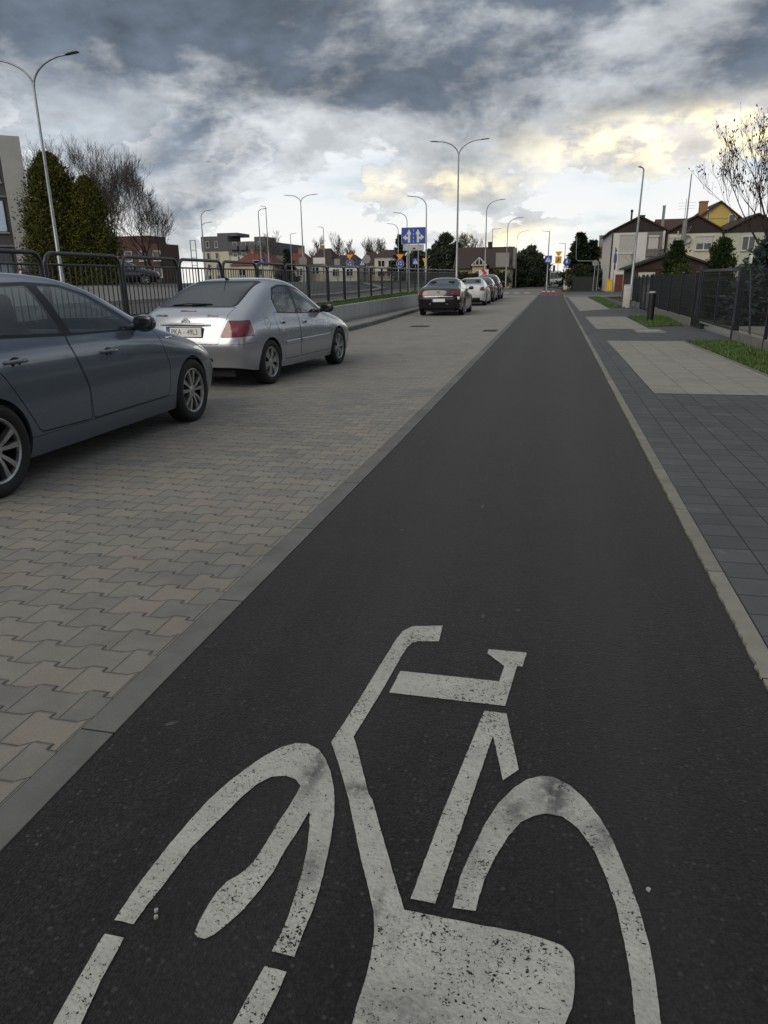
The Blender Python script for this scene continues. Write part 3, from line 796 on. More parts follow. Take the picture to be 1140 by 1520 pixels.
hatch1 = blue_hatch(); hatch2 = silver_hatch()
sed = sedan('black sedan parked behind the silver hatchback, chrome strips across its tail', (-4.27, 30.95, 0), 0, paint_mat('paint_black', (.008,.008,.010), .3, .2, .03))
octa = sedan('white car with a black lower bumper, parked next beyond the black sedan', (-4.30, 41.7, 0), 0, paint_mat('paint_white', (.62,.62,.62), .0, .3, .15), True)
tall = suv()
def recolour(root, table):
    for o in [x for x in COL.objects if x.parent and (x.parent == root or (x.parent.parent == root))]:
        for i, sl_ in enumerate(o.material_slots):
            if sl_.material and sl_.material in table:
                m_ = table[sl_.material]; sl_.link = 'OBJECT'; sl_.material = m_
third = copy_tree(hatch1); third.name = 'hatchback'; third.location = (-4.30, 47.6, 0); third.rotation_euler = (0,0,0)
third['label'] = 'dark hatchback third from the end, between the white car and the tall dark car'
recolour(third, {bpy.data.materials['paint_blue_grey']: bpy.data.materials['paint_black_suv'], bpy.data.materials['paint_mirror_dark']: bpy.data.materials['paint_black_suv']})
# ------------------------------------------------------------------ ground
def strip(name, rows, m, z=0., thick=None, kind='structure'):
    """sheet between two polylines given as (y, x_left, x_right)"""
    b = MB(); v = []; f = []
    zz = z if callable(z) else (lambda x, y: z)
    for y, a, c in rows: v += [(a,y,zz(a,y)), (c,y,zz(c,y))]
    for i in range(len(rows)-1): f.append([2*i, 2*i+1, 2*i+3, 2*i+2])
    b.add(v, f)
    if thick:
        k = len(v); b.add([(p[0],p[1],p[2]-thick) for p in v], [])
        for i in range(len(rows)-1):
            b.f.append([2*i+2, 2*i, k+2*i, k+2*i+2]); b.f.append([2*i, 2*i, 0, 0][:0] or [2*i+1, 2*i+3, k+2*i+3, k+2*i+1])
        b.f.append([0,1,k+1,k]); b.f.append([len(v)-2, k+len(v)-2, k+len(v)-1, len(v)-1])
    o = b.build(name, m)
    if kind: o['kind'] = kind
    return o
def lerp_tab(tab, y):
    if y <= tab[0][0]: return tab[0][1]
    for (a,b),(c,d) in zip(tab, tab[1:]):
        if y <= c: return b+(d-b)*(y-a)/(c-a)
    return tab[-1][1]
LE = [(-5,-1.285),(2,-1.285),(2.8,-1.275),(6.1,-1.235),(12,-1.205),(60,-1.02),(90,-.93)]
RE = [(-5,.80),(2,.805),(8,.815),(57,.90),(90,.95)]
ys = [-4,-2,0,1,2,3,4,5,6,7,8,9,10,12,14,17,20,24,28,34,40,48,56,64]
KW = .125

# --- asphalt of the cycle path
def asphalt(name, base=.020, worn=True):
    m, n, b, out = new_mat(name)
    co = geo_co(n); x, y, z = n.xyz(co)
    v = n.n('ShaderNodeTexVoronoi', Scale=290.); n.l(co, v.inputs['Vector'])
    v2 = n.n('ShaderNodeTexVoronoi', Scale=130.); n.l(co, v2.inputs['Vector'])
    big = n.noise(co, .55, 5, .6); mid = n.noise(co, 5., 5, .6); fine = n.noise(co, 320, 2, .6)
    # long faint streaks left by the paver and wheels
    st = n.noise(n.comb(n.m('MULTIPLY', x, 4.5), n.m('MULTIPLY', y, .12), 0), 1., 4, .6)
    g = n.m('ADD', n.m('MULTIPLY', big, .5), n.m('ADD', n.m('MULTIPLY', mid, .45), n.m('MULTIPLY', st, .75)))
    g = n.sm(g, .58, 1.10)
    c = n.mix(g, (base*.60, base*.60, base*.63), (base*2.1, base*2.06, base*2.03))
    # single stone chips showing through
    c = n.mix(n.m('MULTIPLY', n.sm(v.outputs['Distance'], .32, .05), n.m('MULTIPLY', n.sm(n.noise(co, 120, 2, .5), .48, .66), .8)), c, (base*3.6, base*3.5, base*3.3))
    c = n.mix(n.m('MULTIPLY', n.sm(v2.outputs['Distance'], .40, .65), .75), c, (base*.30, base*.30, base*.30))
    # coarse stones, open pits, tyre-polished bands, blotches and dust along the borders
    v3 = n.n('ShaderNodeTexVoronoi', Scale=62.); n.l(co, v3.inputs['Vector'])
    wc3 = n.xyz(v3.outputs['Color'])
    c = n.mix(n.m('MULTIPLY', n.sm(wc3[0], .62, .95), n.sm(v3.outputs['Distance'], .42, .20)), c, (base*4.2, base*4.1, base*3.9))
    c = n.mix(n.m('MULTIPLY', n.sm(wc3[1], .55, .85), n.m('MULTIPLY', n.sm(v3.outputs['Distance'], .50, .25), .85)), c, (base*.18, base*.18, base*.18))
    gr = n.noise(co, 60, 4, .8)
    c = n.mix(n.m('MULTIPLY', n.sm(gr, .50, .66), .55), c, (base*.25, base*.25, base*.25))
    c = n.mix(n.m('MULTIPLY', n.sm(gr, .46, .34), .55), c, (base*2.6, base*2.55, base*2.5))
    for bx in (-.62, .28):
        q = n.m('DIVIDE', n.m('ADD', n.m('SUBTRACT', x, bx), n.m('MULTIPLY', n.m('SUBTRACT', big, .5), .25)), .20)
        c = n.mix(n.m('MULTIPLY', n.m('EXPONENT', n.m('MULTIPLY', n.m('MULTIPLY', q, q), -1.)), .30), c, (base*2.6, base*2.55, base*2.5))
    c = n.mix(n.m('MULTIPLY', n.sm(n.noise(co, 1.6, 5, .65), .58, .72), .40), c, (base*.35, base*.35, base*.35))
    c = n.mix(n.sm(n.noise(co, 11, 2, .5), .745, .765), c, (.07,.068,.062))
    n.l(c, b.inputs['Base Color'])
    b.inputs['Roughness'].default_value = .66; b.inputs['Specular IOR Level'].default_value = .17; b.inputs['Sheen Weight'].default_value = .09; b.inputs['Sheen Roughness'].default_value = .55; b.inputs['Sheen Tint'].default_value = (.9,.88,.84,1)
    h = n.m('ADD', n.m('MULTIPLY', v2.outputs['Distance'], -1.2), n.m('ADD', n.m('MULTIPLY', v.outputs['Distance'], -.8), n.m('MULTIPLY', fine, .8)))
    bump(n, b, h, .55, .004)
    return m
M_ASPH = asphalt('path_asphalt', .0118)
struct(strip('cycle_path', [(y, lerp_tab(LE,y), lerp_tab(RE,y)) for y in ys], M_ASPH, .0))

# --- interlocking concrete pavers of the parking lane
def paver_mat():
    m, n, b, out = new_mat('interlocking_pavers')
    co = geo_co(n); x, y, z = n.xyz(co)
    W, H = .205, .150
    wob = n.noise(co, 9, 2, .5)
    u = n.m('DIVIDE', n.m('ADD', x, 50.03), W)
    def tooth(uu):          # wavy long edge: a sharp step down, a slanted ramp back up
        fr = n.m('FRACT', uu)
        up = n.n('ShaderNodeMapRange'); n.l(fr, up.inputs[0]); up.inputs[1].default_value = .50; up.inputs[2].default_value = .70
        return up.outputs[0]
    yy = n.m('ADD', n.m('ADD', y, 50.), n.m('MULTIPLY', n.m('SUBTRACT', wob, .5), .006))
    r0 = n.m('FLOOR', n.m('DIVIDE', yy, H))
    # courses shift half a stone each; the boundary wave is tied to the course below
    def course(rr):
        return n.m('ADD', u, n.m('MULTIPLY', rr, .5))
    def bnd(rr):            # lower boundary of course rr
        return n.m('ADD', n.m('MULTIPLY', rr, H), n.m('MULTIPLY', n.m('SUBTRACT', tooth(course(rr)), .5), .030))
    b0 = bnd(r0); b1 = bnd(n.m('ADD', r0, 1.))
    below = n.m('LESS_THAN', yy, b0); above = n.m('GREATER_THAN', yy, b1)
    row = n.m('ADD', n.m('SUBTRACT', r0, below), above)
    d_e = n.m('MINIMUM', n.m('ABSOLUTE', n.m('SUBTRACT', yy, b0)), n.m('ABSOLUTE', n.m('SUBTRACT', yy, b1)))
    cu = n.m('ADD', course(row), .85)
    fr = n.m('FRACT', cu); idx = n.m('FLOOR', cu)
    d_s = n.m('MULTIPLY', n.m('MINIMUM', fr, n.m('SUBTRACT', 1., fr)), W)
    d_j = n.m('MINIMUM', d_e, n.m('ADD', d_s, .0014))
    # the step itself is part of the joint
    def stepd(rr, bb):
        f = n.m('FRACT', n.m('ADD', course(rr), .5)); f = n.m('MULTIPLY', n.m('ABSOLUTE', n.m('SUBTRACT', f, .5)), W)
        q = n.m('ABSOLUTE', n.m('SUBTRACT', yy, n.m('MULTIPLY', rr, H)))
        return n.m('ADD', f, n.m('MULTIPLY', n.m('GREATER_THAN', q, .0155), 9.))
    d_t = n.m('MINIMUM', stepd(r0, b0), stepd(n.m('ADD', r0, 1.), b1))
    d_j2 = n.m('MINIMUM', d_j, n.m('SUBTRACT', d_t, .0028))
    far = n.sm(n.m('ABSOLUTE', y), 4., 22.)
    jw = .0034
    joint = n.m('MULTIPLY', n.sm(d_j2, jw, .0010), n.sm(n.m('ADD', n.noise(co, 5, 3, .6), n.m('MULTIPLY', n.sm(d_t, .006, .0), .5)), .25, .50))
    wn = n.n('ShaderNodeTexWhiteNoise', _noise_dimensions='2D'); n.l(n.comb(idx, row, 0), wn.inputs['Vector'])
    wv = wn.outputs['Value']; wc = n.xyz(wn.outputs['Color'])
    big = n.noise(co, .5, 4, .6); mid = n.noise(co, 7, 5, .65); fine = n.noise(co, 130, 4, .7)
    # colour-mix stones: grey through warm buff, some rusty, in drifts
    drift = n.n('ShaderNodeMapRange'); n.l(n.m('ADD', n.m('MULTIPLY', big, .62), n.m('MULTIPLY', wv, .42)), drift.inputs[0]); drift.inputs[1].default_value = .32; drift.inputs[2].default_value = .72
    c = n.mix(drift.outputs[0], (.150,.141,.123), (.212,.190,.148))
    c = n.mix(n.m('MULTIPLY', n.sm(n.m('ADD', n.m('MULTIPLY', n.noise(co,.9,3,.5), .6), n.m('MULTIPLY', wc[0], .4)), .52, .72), .60), c, (.190,.148,.122))
    c = n.mix(n.m('MULTIPLY', n.sm(n.m('ADD', n.m('MULTIPLY', n.noise(co,1.3,3,.5), .5), n.m('MULTIPLY', wc[1], .5)), .56, .76), .65), c, (.098,.100,.103))
    c = n.mix(n.m('MULTIPLY', n.m('SUBTRACT', mid, .42), 1.2, clamp=True), c, (.26,.245,.21), 'MIX')
    c = n.mix(n.m('MULTIPLY', n.sm(fine, .50, .70), .45), c, (.07,.068,.063))
    c = n.mix(n.m('MULTIPLY', n.sm(n.noise(co, 1.1, 5, .65), .50, .70), .45), c, (.085,.082,.075))
    c = n.mix(n.m('MULTIPLY', n.sm(d_j2, .014, .003), .30), c, (.09,.086,.078))
    c = n.mix(joint, c, n.mix(n.sm(n.noise(co,3,3,.5),.5,.7), (.026,.024,.021), (.075,.069,.055)))
    n.l(c, b.inputs['Base Color']); b.inputs['Roughness'].default_value = .8; b.inputs['Specular IOR Level'].default_value = .3; b.inputs['Sheen Weight'].default_value = .15; b.inputs['Sheen Roughness'].default_value = .55
    h = n.m('ADD', n.m('MULTIPLY', n.sm(d_j2, .0, .008), 1.), n.m('ADD', n.m('MULTIPLY', fine, .22), n.m('MULTIPLY', wv, .12)))
    bump(n, b, h, .8, .006)
    return m
KL = [(-4,-5.55),(18,-5.55),(23,-5.55),(34,-5.93),(60,-6.1),(80,-6.2)]
struct(strip('parking_lane', [(y, lerp_tab(KL,y), lerp_tab(LE,y)-KW) for y in ys], paver_mat(), .0))

def slab_mat(name, col, L, axis='y', var=.2, off=0.):
    """concrete kerb units of length L with dark butt joints"""
    m, n, b, out = new_mat(name)
    co = geo_co(n); x, y, z = n.xyz(co)
    t = n.m('DIVIDE', n.m('ADD', y if axis == 'y' else x, 40.+off), L)
    fr = n.m('FRACT', t); wn = n.n('ShaderNodeTexWhiteNoise', _noise_dimensions='1D'); n.l(n.m('FLOOR', t), wn.inputs['W'])
    dj = n.m('MULTIPLY', n.m('MINIMUM', fr, n.m('SUBTRACT', 1., fr)), L)
    mid = n.noise(co, 6, 6, .65); fine = n.noise(co, 150, 4, .7); big = n.noise(co, 1.1, 4, .6)
    c = n.mix(n.m('ADD', n.m('MULTIPLY', wn.outputs[0], .5), n.m('MULTIPLY', n.sm(mid,.3,.7), .5)), tuple(v*(1-var) for v in col), tuple(v*(1+var) for v in col))
    c = n.mix(n.m('MULTIPLY', n.sm(big,.52,.7), .5), c, tuple(v*.6 for v in col))
    c = n.mix(n.m('MULTIPLY', n.sm(fine,.55,.72), .4), c, tuple(v*.5 for v in col))
    c = n.mix(n.sm(dj,.005,.0015), c, (.018,.017,.015))
    n.l(c, b.inputs['Base Color']); b.inputs['Roughness'].default_value = .9; b.inputs['Specular IOR Level'].default_value = .25
    bump(n, b, n.m('ADD', n.m('MULTIPLY', n.sm(dj,0,.006),.6), n.m('MULTIPLY', fine, .35)), .7, .005)
    return m
M_KERB = slab_mat('kerb_concrete', (.145,.143,.135), 1.0, off=.30)
M_KERB2 = slab_mat('edging_concrete', (.215,.205,.175), 1.0, off=.55)
# flush kerb on the left of the path, thin raised edging on the right with a ragged asphalt lip
strip('flush_kerb', [(y, lerp_tab(LE,y)-KW+.006, lerp_tab(LE,y)-.004) for y in ys], M_KERB, .004, .1)
random.seed(4)
ed = []
y = -4.
while y < 64:
    st_ = .022 if y < 9 else (.2 if y < 24 else 2.)
    j = random.gauss(0,.0035) if y < 14 else 0
    ed.append((y, lerp_tab(RE,y)+.004+j, lerp_tab(RE,y)+.077)); y += st_
strip('path_edging', ed, M_KERB2, .010, .1)

# --- block paving of the footway
def block_mat(name, c1, c2, bw, bh, jointc, off=.5, rot=False, streak=.0, jw=.004):
    m, n, b, out = new_mat(name)
    co = geo_co(n); x, y, z = n.xyz(co)
    xx = n.m('ADD', x, 40.-.89); yy = n.m('ADD', y, 40.)
    row = n.m('FLOOR', n.m('DIVIDE', yy, bh)); fy = n.m('FRACT', n.m('DIVIDE', yy, bh))
    uu = n.m('ADD', n.m('DIVIDE', xx, bw), n.m('MULTIPLY', row, off)); fx = n.m('FRACT', uu)
    d = n.m('MINIMUM', n.m('MULTIPLY', n.m('MINIMUM', fx, n.m('SUBTRACT',1.,fx)), bw), n.m('MULTIPLY', n.m('MINIMUM', fy, n.m('SUBTRACT',1.,fy)), bh))
    wn = n.n('ShaderNodeTexWhiteNoise', _noise_dimensions='2D'); n.l(n.comb(n.m('FLOOR',uu), row, 0), wn.inputs['Vector'])
    mid = n.noise(co, 5, 6, .65); fine = n.noise(co, 160, 4, .7); big = n.noise(co,.45,5,.6)
    c = n.mix(n.m('ADD', n.m('MULTIPLY', wn.outputs[0], .5), n.m('MULTIPLY', n.sm(n.m('ADD', n.m('MULTIPLY', mid,.5), n.m('MULTIPLY', big,.5)),.35,.65), .5)), c1, c2)
    c = n.mix(n.m('MULTIPLY', n.sm(fine,.53,.72), .4), c, tuple(v*.45 for v in c1))
    if streak:   # pale bloom and scuffs on the dark blocks
        c = n.mix(n.m('MULTIPLY', n.m('MULTIPLY', n.sm(n.noise(co,7,6,.7), .56, .74), n.sm(wn.outputs[0], .5, .9)), streak), c, (.17,.18,.20))
    c = n.mix(n.m('MULTIPLY', n.sm(n.noise(co,2.1,4,.6),.58,.75), .35), c, tuple(v*.6 for v in c1))
    c = n.mix(n.sm(d, jw, .001), c, jointc)
    n.l(c, b.inputs['Base Color']); b.inputs['Roughness'].default_value = .85; b.inputs['Specular IOR Level'].default_value = .3
    bump(n, b, n.m('ADD', n.m('MULTIPLY', n.sm(d,0,.007),1.), n.m('ADD', n.m('MULTIPLY', fine,.25), n.m('MULTIPLY', wn.outputs[0], .15))), .7, .005)
    return m
M_DARKB = block_mat('dark_paving_blocks', (.068,.070,.074), (.104,.106,.111), .20, .20, (.014,.014,.014), 0., streak=.75)
M_LIGHTB = block_mat('light_paving_slabs', (.225,.215,.188), (.295,.282,.248), .40, .20, (.06,.058,.052), 0.)
gy = [y for y in ys if y <= 56]
struct(strip('footway', [(y, lerp_tab(RE,y)+.083, 4.2 if y < 40 else 3.9) for y in gy], M_DARKB, .004))
def patch(name, pts, m, z, kind='structure'):
    o = MB().quad(*[(x,y,z) for x,y in pts]).build(name, m); 
    if kind: o['kind'] = kind
    return o
patch('light_footway', [(1.30,9.25),(3.10,9.25),(2.86,17.1),(1.27,17.1)], M_LIGHTB, .008)
patch('light_footway', [(1.27,21.1),(2.66,21.1),(2.64,27.8),(1.24,27.8)], M_LIGHTB, .008)
patch('light_footway', [(1.23,32.6),(2.60,34.4),(2.55,56.0),(1.20,56.0)], M_LIGHTB, .008)
# manhole and service covers
M_COVER = mat('cover_concrete', (.20,.195,.18), .85, var=.2, bmp=.3)
M_IRON = mat('cast_iron', (.05,.048,.045), .6, metal=.5, var=.4, bmp=.5)
cv = thing('service_cover', 'pale concrete cover set in the dark driveway paving', 'manhole cover', (2.55,20.35,.004))
MB().box(-.34,.36,-.62,.62,.0,.010).build('frame', M_COVER, cv); MB().lathe([(0,.016),(.27,.016),(.28,.010)], 28, 'z').build('lid', mat('lid_grey',(.28,.275,.26),.8,var=.2), cv)
cv = thing('service_cover', 'square cover in the middle light footway panel', 'manhole cover', (1.72,22.6,.008))
MB().box(-.28,.28,-.42,.42,.0,.009).build('frame', M_COVER, cv); MB().box(-.22,.22,-.34,.34,.0,.013).build('lid', M_LIGHTB, cv)
cv = thing('drain_cover', 'dark iron drain grate in the paving behind the black sedan', 'drain', (-3.9,22.3,.004))
MB().box(-.28,.28,-.24,.24,.0,.008).build('frame', M_IRON, cv)
g_ = MB()
for k in range(7): g_.box(-.24+k*.072,-.20+k*.072,-.2,.2,.004,.013)
g_.build('grate', M_IRON, cv)
cv = thing('drain_cover', 'dark iron drain grate against the flush kerb', 'drain', (-1.55,20.4,.004))
MB().box(-.24,.14,-.28,.28,.0,.008).build('frame', M_IRON, cv)
g_ = MB()
for k in range(7): g_.box(-.20,.10,-.24+k*.072,-.20+k*.072,.004,.013)
g_.build('grate', M_IRON, cv)

# --- grass beside the footway
def grass_mat(name, a, b_, soil=(.05,.042,.03)):
    m, n, b, out = new_mat(name)
    co = geo_co(n)
    f = n.noise(co, 2.2, 6, .65); g = n.noise(co, 40, 4, .7)
    c = n.mix(n.sm(n.m('ADD', n.m('MULTIPLY', f,.6), n.m('MULTIPLY', g,.4)), .35,.68), a, b_)
    c = n.mix(n.sm(f,.62,.75), c, soil)
    n.l(c, b.inputs['Base Color']); b.inputs['Roughness'].default_value = .9; b.inputs['Specular IOR Level'].default_value = .15
    bump(n, b, g, .9, .03)
    return m
M_TURF = grass_mat('turf', (.030,.045,.012), (.058,.085,.020))
M_BLADE = mat('grass_blade', (.042,.085,.014), .7, col2=(.105,.160,.036), scale=3.)
def grass_patch(pts, z, dens, name='grass', hmin=.02, hmax=.06, base=True, zf=None, kind='stuff'):
    """a turf sheet with short blades standing on it, one mesh"""
    random.seed(int(abs(pts[0][0]*100)+abs(pts[0][1])*7))
    xs = [p[0] for p in pts]; yv = [p[1] for p in pts]
    def inside(x, y):
        c = False; k = len(pts)
        for i in range(k):
            (x1,y1),(x2,y2) = pts[i], pts[(i+1)%k]
            if (y1>y)!=(y2>y) and x < (x2-x1)*(y-y1)/(y2-y1)+x1: c = not c
        return c
    v=[]; f=[]
    A=(max(xs)-min(xs))*(max(yv)-min(yv))
    for _ in range(int(A*dens)):
        x = random.uniform(min(xs)-.02,max(xs)+.02); y = random.uniform(min(yv),max(yv))
        if not inside(x,y): continue
        zz = zf(x,y) if zf else z
        a = random.uniform(0,2*PI); h = random.uniform(hmin,hmax); wd = h*random.uniform(.10,.2); l = h*random.uniform(.1,.8)
        k = len(v)
        v += [(x-wd*math.cos(a),y-wd*math.sin(a),zz),(x+wd*math.cos(a),y+wd*math.sin(a),zz),(x+l*math.sin(a),y-l*math.cos(a),zz+h)]
        f.append([k,k+1,k+2])
    me = bpy.data.meshes.new(name); 
    k = len(v)
    if not zf: v += [(p[0],p[1],z) for p in pts]; f.append(list(range(k,k+len(pts))))
    me.from_pydata(v,[],f); me.materials.append(M_BLADE); me.materials.append(M_TURF)
    if not zf: me.polygons[-1].material_index = 1
    o = bpy.data.objects.new(name, me); COL.objects.link(o)
    if kind == 'stuff': tag(o, kind='stuff')
    return o
tag(grass_patch([(3.14,8.6),(4.3,8.6),(4.3,17.05),(2.90,17.05)], .012, 1500), 'near strip of short green grass between the light footway and the mesh fence', 'grass')
tag(grass_patch([(2.72,22.05),(3.75,22.5),(4.0,28.0),(2.70,27.6)], .012, 900, hmax=.08), 'small patch of green grass around the black bollard', 'grass')
tag(grass_patch([(2.66,36.2),(3.35,35.8),(3.4,56),(2.62,56)], .012, 350, hmax=.09), 'far patch of green grass beside the white cabinet', 'grass')
struct(strip('grass_edging', [(8.6,3.10,3.14),(17.05,2.86,2.90)], M_KERB2, .02, .08))

# --- far junction: side street, red cycle crossing
M_ROAD = asphalt('street_asphalt', .040)
M_REDA = mat('red_cycle_surface', (.17,.032,.030), .85, var=.3, scale=3, bmp=.4, bscale=90)
M_PAVEF = mat('far_paving', (.15,.145,.135), .85, var=.2, scale=1.5)
patch('side_street', [(-1.0,64.0),(60,60),(60,72),(-1.0,76)], M_ROAD, .002)
patch('cycle_crossing', [(-.72,63.5),(.98,63.5),(1.02,76.4),(-.85,76.4)], M_REDA, .008)
patch('cycle_crossing', [(-3.2,103),(.3,104.5),(.3,109),(-5.4,105.5)], M_REDA, .010)
patch('far_footway', [(.95,56.0),(60,56.0),(60,60.2),(.95,63.6)], M_PAVEF, .001)
patch('cycle_path', [(-.85,76.4),(1.02,76.4),(.9,150),(-.8,150)], M_ROAD, .004)
patch('road', [(-6.2,64),(-1.02,64),(-.9,150),(-6.2,103)], M_PAVEF, .001)
patch('road', [(-60,100),(40,108),(40,118),(-60,112)], M_ROAD, .004)
patch('road', [(-3,116),(6,116),(7,600),(-7,600)], M_ROAD, .006)
M_WHITE = mat('road_paint_far', (.55,.55,.52), .7, var=.15)
for x0 in (-5.6,-4.6,-3.6,-2.6): patch('crossing_stripe', [(x0,72.5),(x0+.5,72.5),(x0+.5,75.5),(x0,75.5)], M_WHITE, .012)
for x0 in (-.7,-.2,.3): patch('crossing_stripe', [(x0,63.0),(x0+.25,63.0),(x0+.25,63.45),(x0,63.45)], M_WHITE, .014)
for x0 in (1.2,1.7,2.2): patch('crossing_stripe', [(x0-2.2,78),(x0-1.9,78),(x0-1.9,84),(x0-2.2,84)], M_WHITE, .013)

M_DIRT = grass_mat('rough_ground', (.045,.05,.022), (.075,.078,.035), (.07,.058,.042))
gm = MB(); gm.quad((-4000,-800,-.03),(4000,-800,-.03),(4000,5000,-.03),(-4000,5000,-.03)); struct(gm.build('ground', M_DIRT))

# --- white bicycle symbol, thermoplastic worn through at the stone tips
def marking_mat():
    m, n, b, out = new_mat('road_marking_paint')
    co = geo_co(n)
    v2 = n.n('ShaderNodeTexVoronoi', Scale=95.); n.l(co, v2.inputs['Vector'])
    f = n.noise(co, 55, 6, .72); g = n.noise(co, 7, 5, .65); cr = n.noise(co, 150, 4, .6, .6); pt = n.noise(co, 3.3, 4, .6)
    hole = n.m('ADD', n.m('MULTIPLY', f, .75), n.m('MULTIPLY', g, .25))
    hole = n.m('ADD', hole, n.m('MULTIPLY', n.m('SUBTRACT', cr, .5), .25))
    hole = n.m('ADD', cr, n.m('ADD', n.m('MULTIPLY', n.m('SUBTRACT', pt, .5), .42), n.m('MULTIPLY', n.m('SUBTRACT', f, .5), .35)))
    mask = n.sm(hole, .605, .65)
    smear = n.sm(n.m('ADD', n.noise(n.comb(*(lambda q: (n.m('MULTIPLY', q[0], 2.2), n.m('MULTIPLY', q[1], 1.1), 0))(n.xyz(co))), 1.9, 6, .7), 0.), .56, .70)
    c = n.mix(n.sm(g,.35,.7), (.36,.35,.32), (.44,.43,.39))
    sx_, sy_, sz_ = n.xyz(co)
    for cx_, cy_, rx_, ry_, am in ((-.60,1.66,.035,.11,.75),(.085,1.70,.045,.12,.85),(-.02,1.60,.05,.07,.6),(.20,1.56,.045,.06,.6),(-.455,1.605,.05,.025,.8),(-.50,1.30,.03,.07,.5),(-.12,1.42,.03,.10,.35),(-.2,.98,.12,.07,.5)):
        q = n.m('ADD', n.m('POWER', n.m('ABSOLUTE', n.m('DIVIDE', n.m('SUBTRACT', sx_, cx_), rx_)), 2.), n.m('POWER', n.m('ABSOLUTE', n.m('DIVIDE', n.m('SUBTRACT', sy_, cy_), ry_)), 2.))
        smear = n.m('MAXIMUM', smear, n.m('MULTIPLY', n.m('EXPONENT', n.m('MULTIPLY', q, -1.)), n.m('MULTIPLY', n.sm(n.noise(co, 26, 6, .75), .30, .58), am*1.6)))
    c = n.mix(n.m('MULTIPLY', smear, n.m('ADD', .55, n.m('MULTIPLY', f, .4))), c, (.055,.055,.056))
    c = n.mix(n.m('MULTIPLY', n.sm(f,.50,.62), .35), c, (.20,.20,.185))
    n.l(c, b.inputs['Base Color']); b.inputs['Roughness'].default_value = .7
    bump(n, b, n.m('ADD', n.m('MULTIPLY', v2.outputs['Distance'],-1.), f), .5, .004)
    tr = n.n('ShaderNodeBsdfTransparent'); mx = n.n('ShaderNodeMixShader')
    n.l(mask, mx.inputs[0]); n.l(b.outputs[0], mx.inputs[1]); n.l(tr.outputs[0], mx.inputs[2]); n.l(mx.outputs[0], out.inputs[0])
    return m
M_MARK = marking_mat()
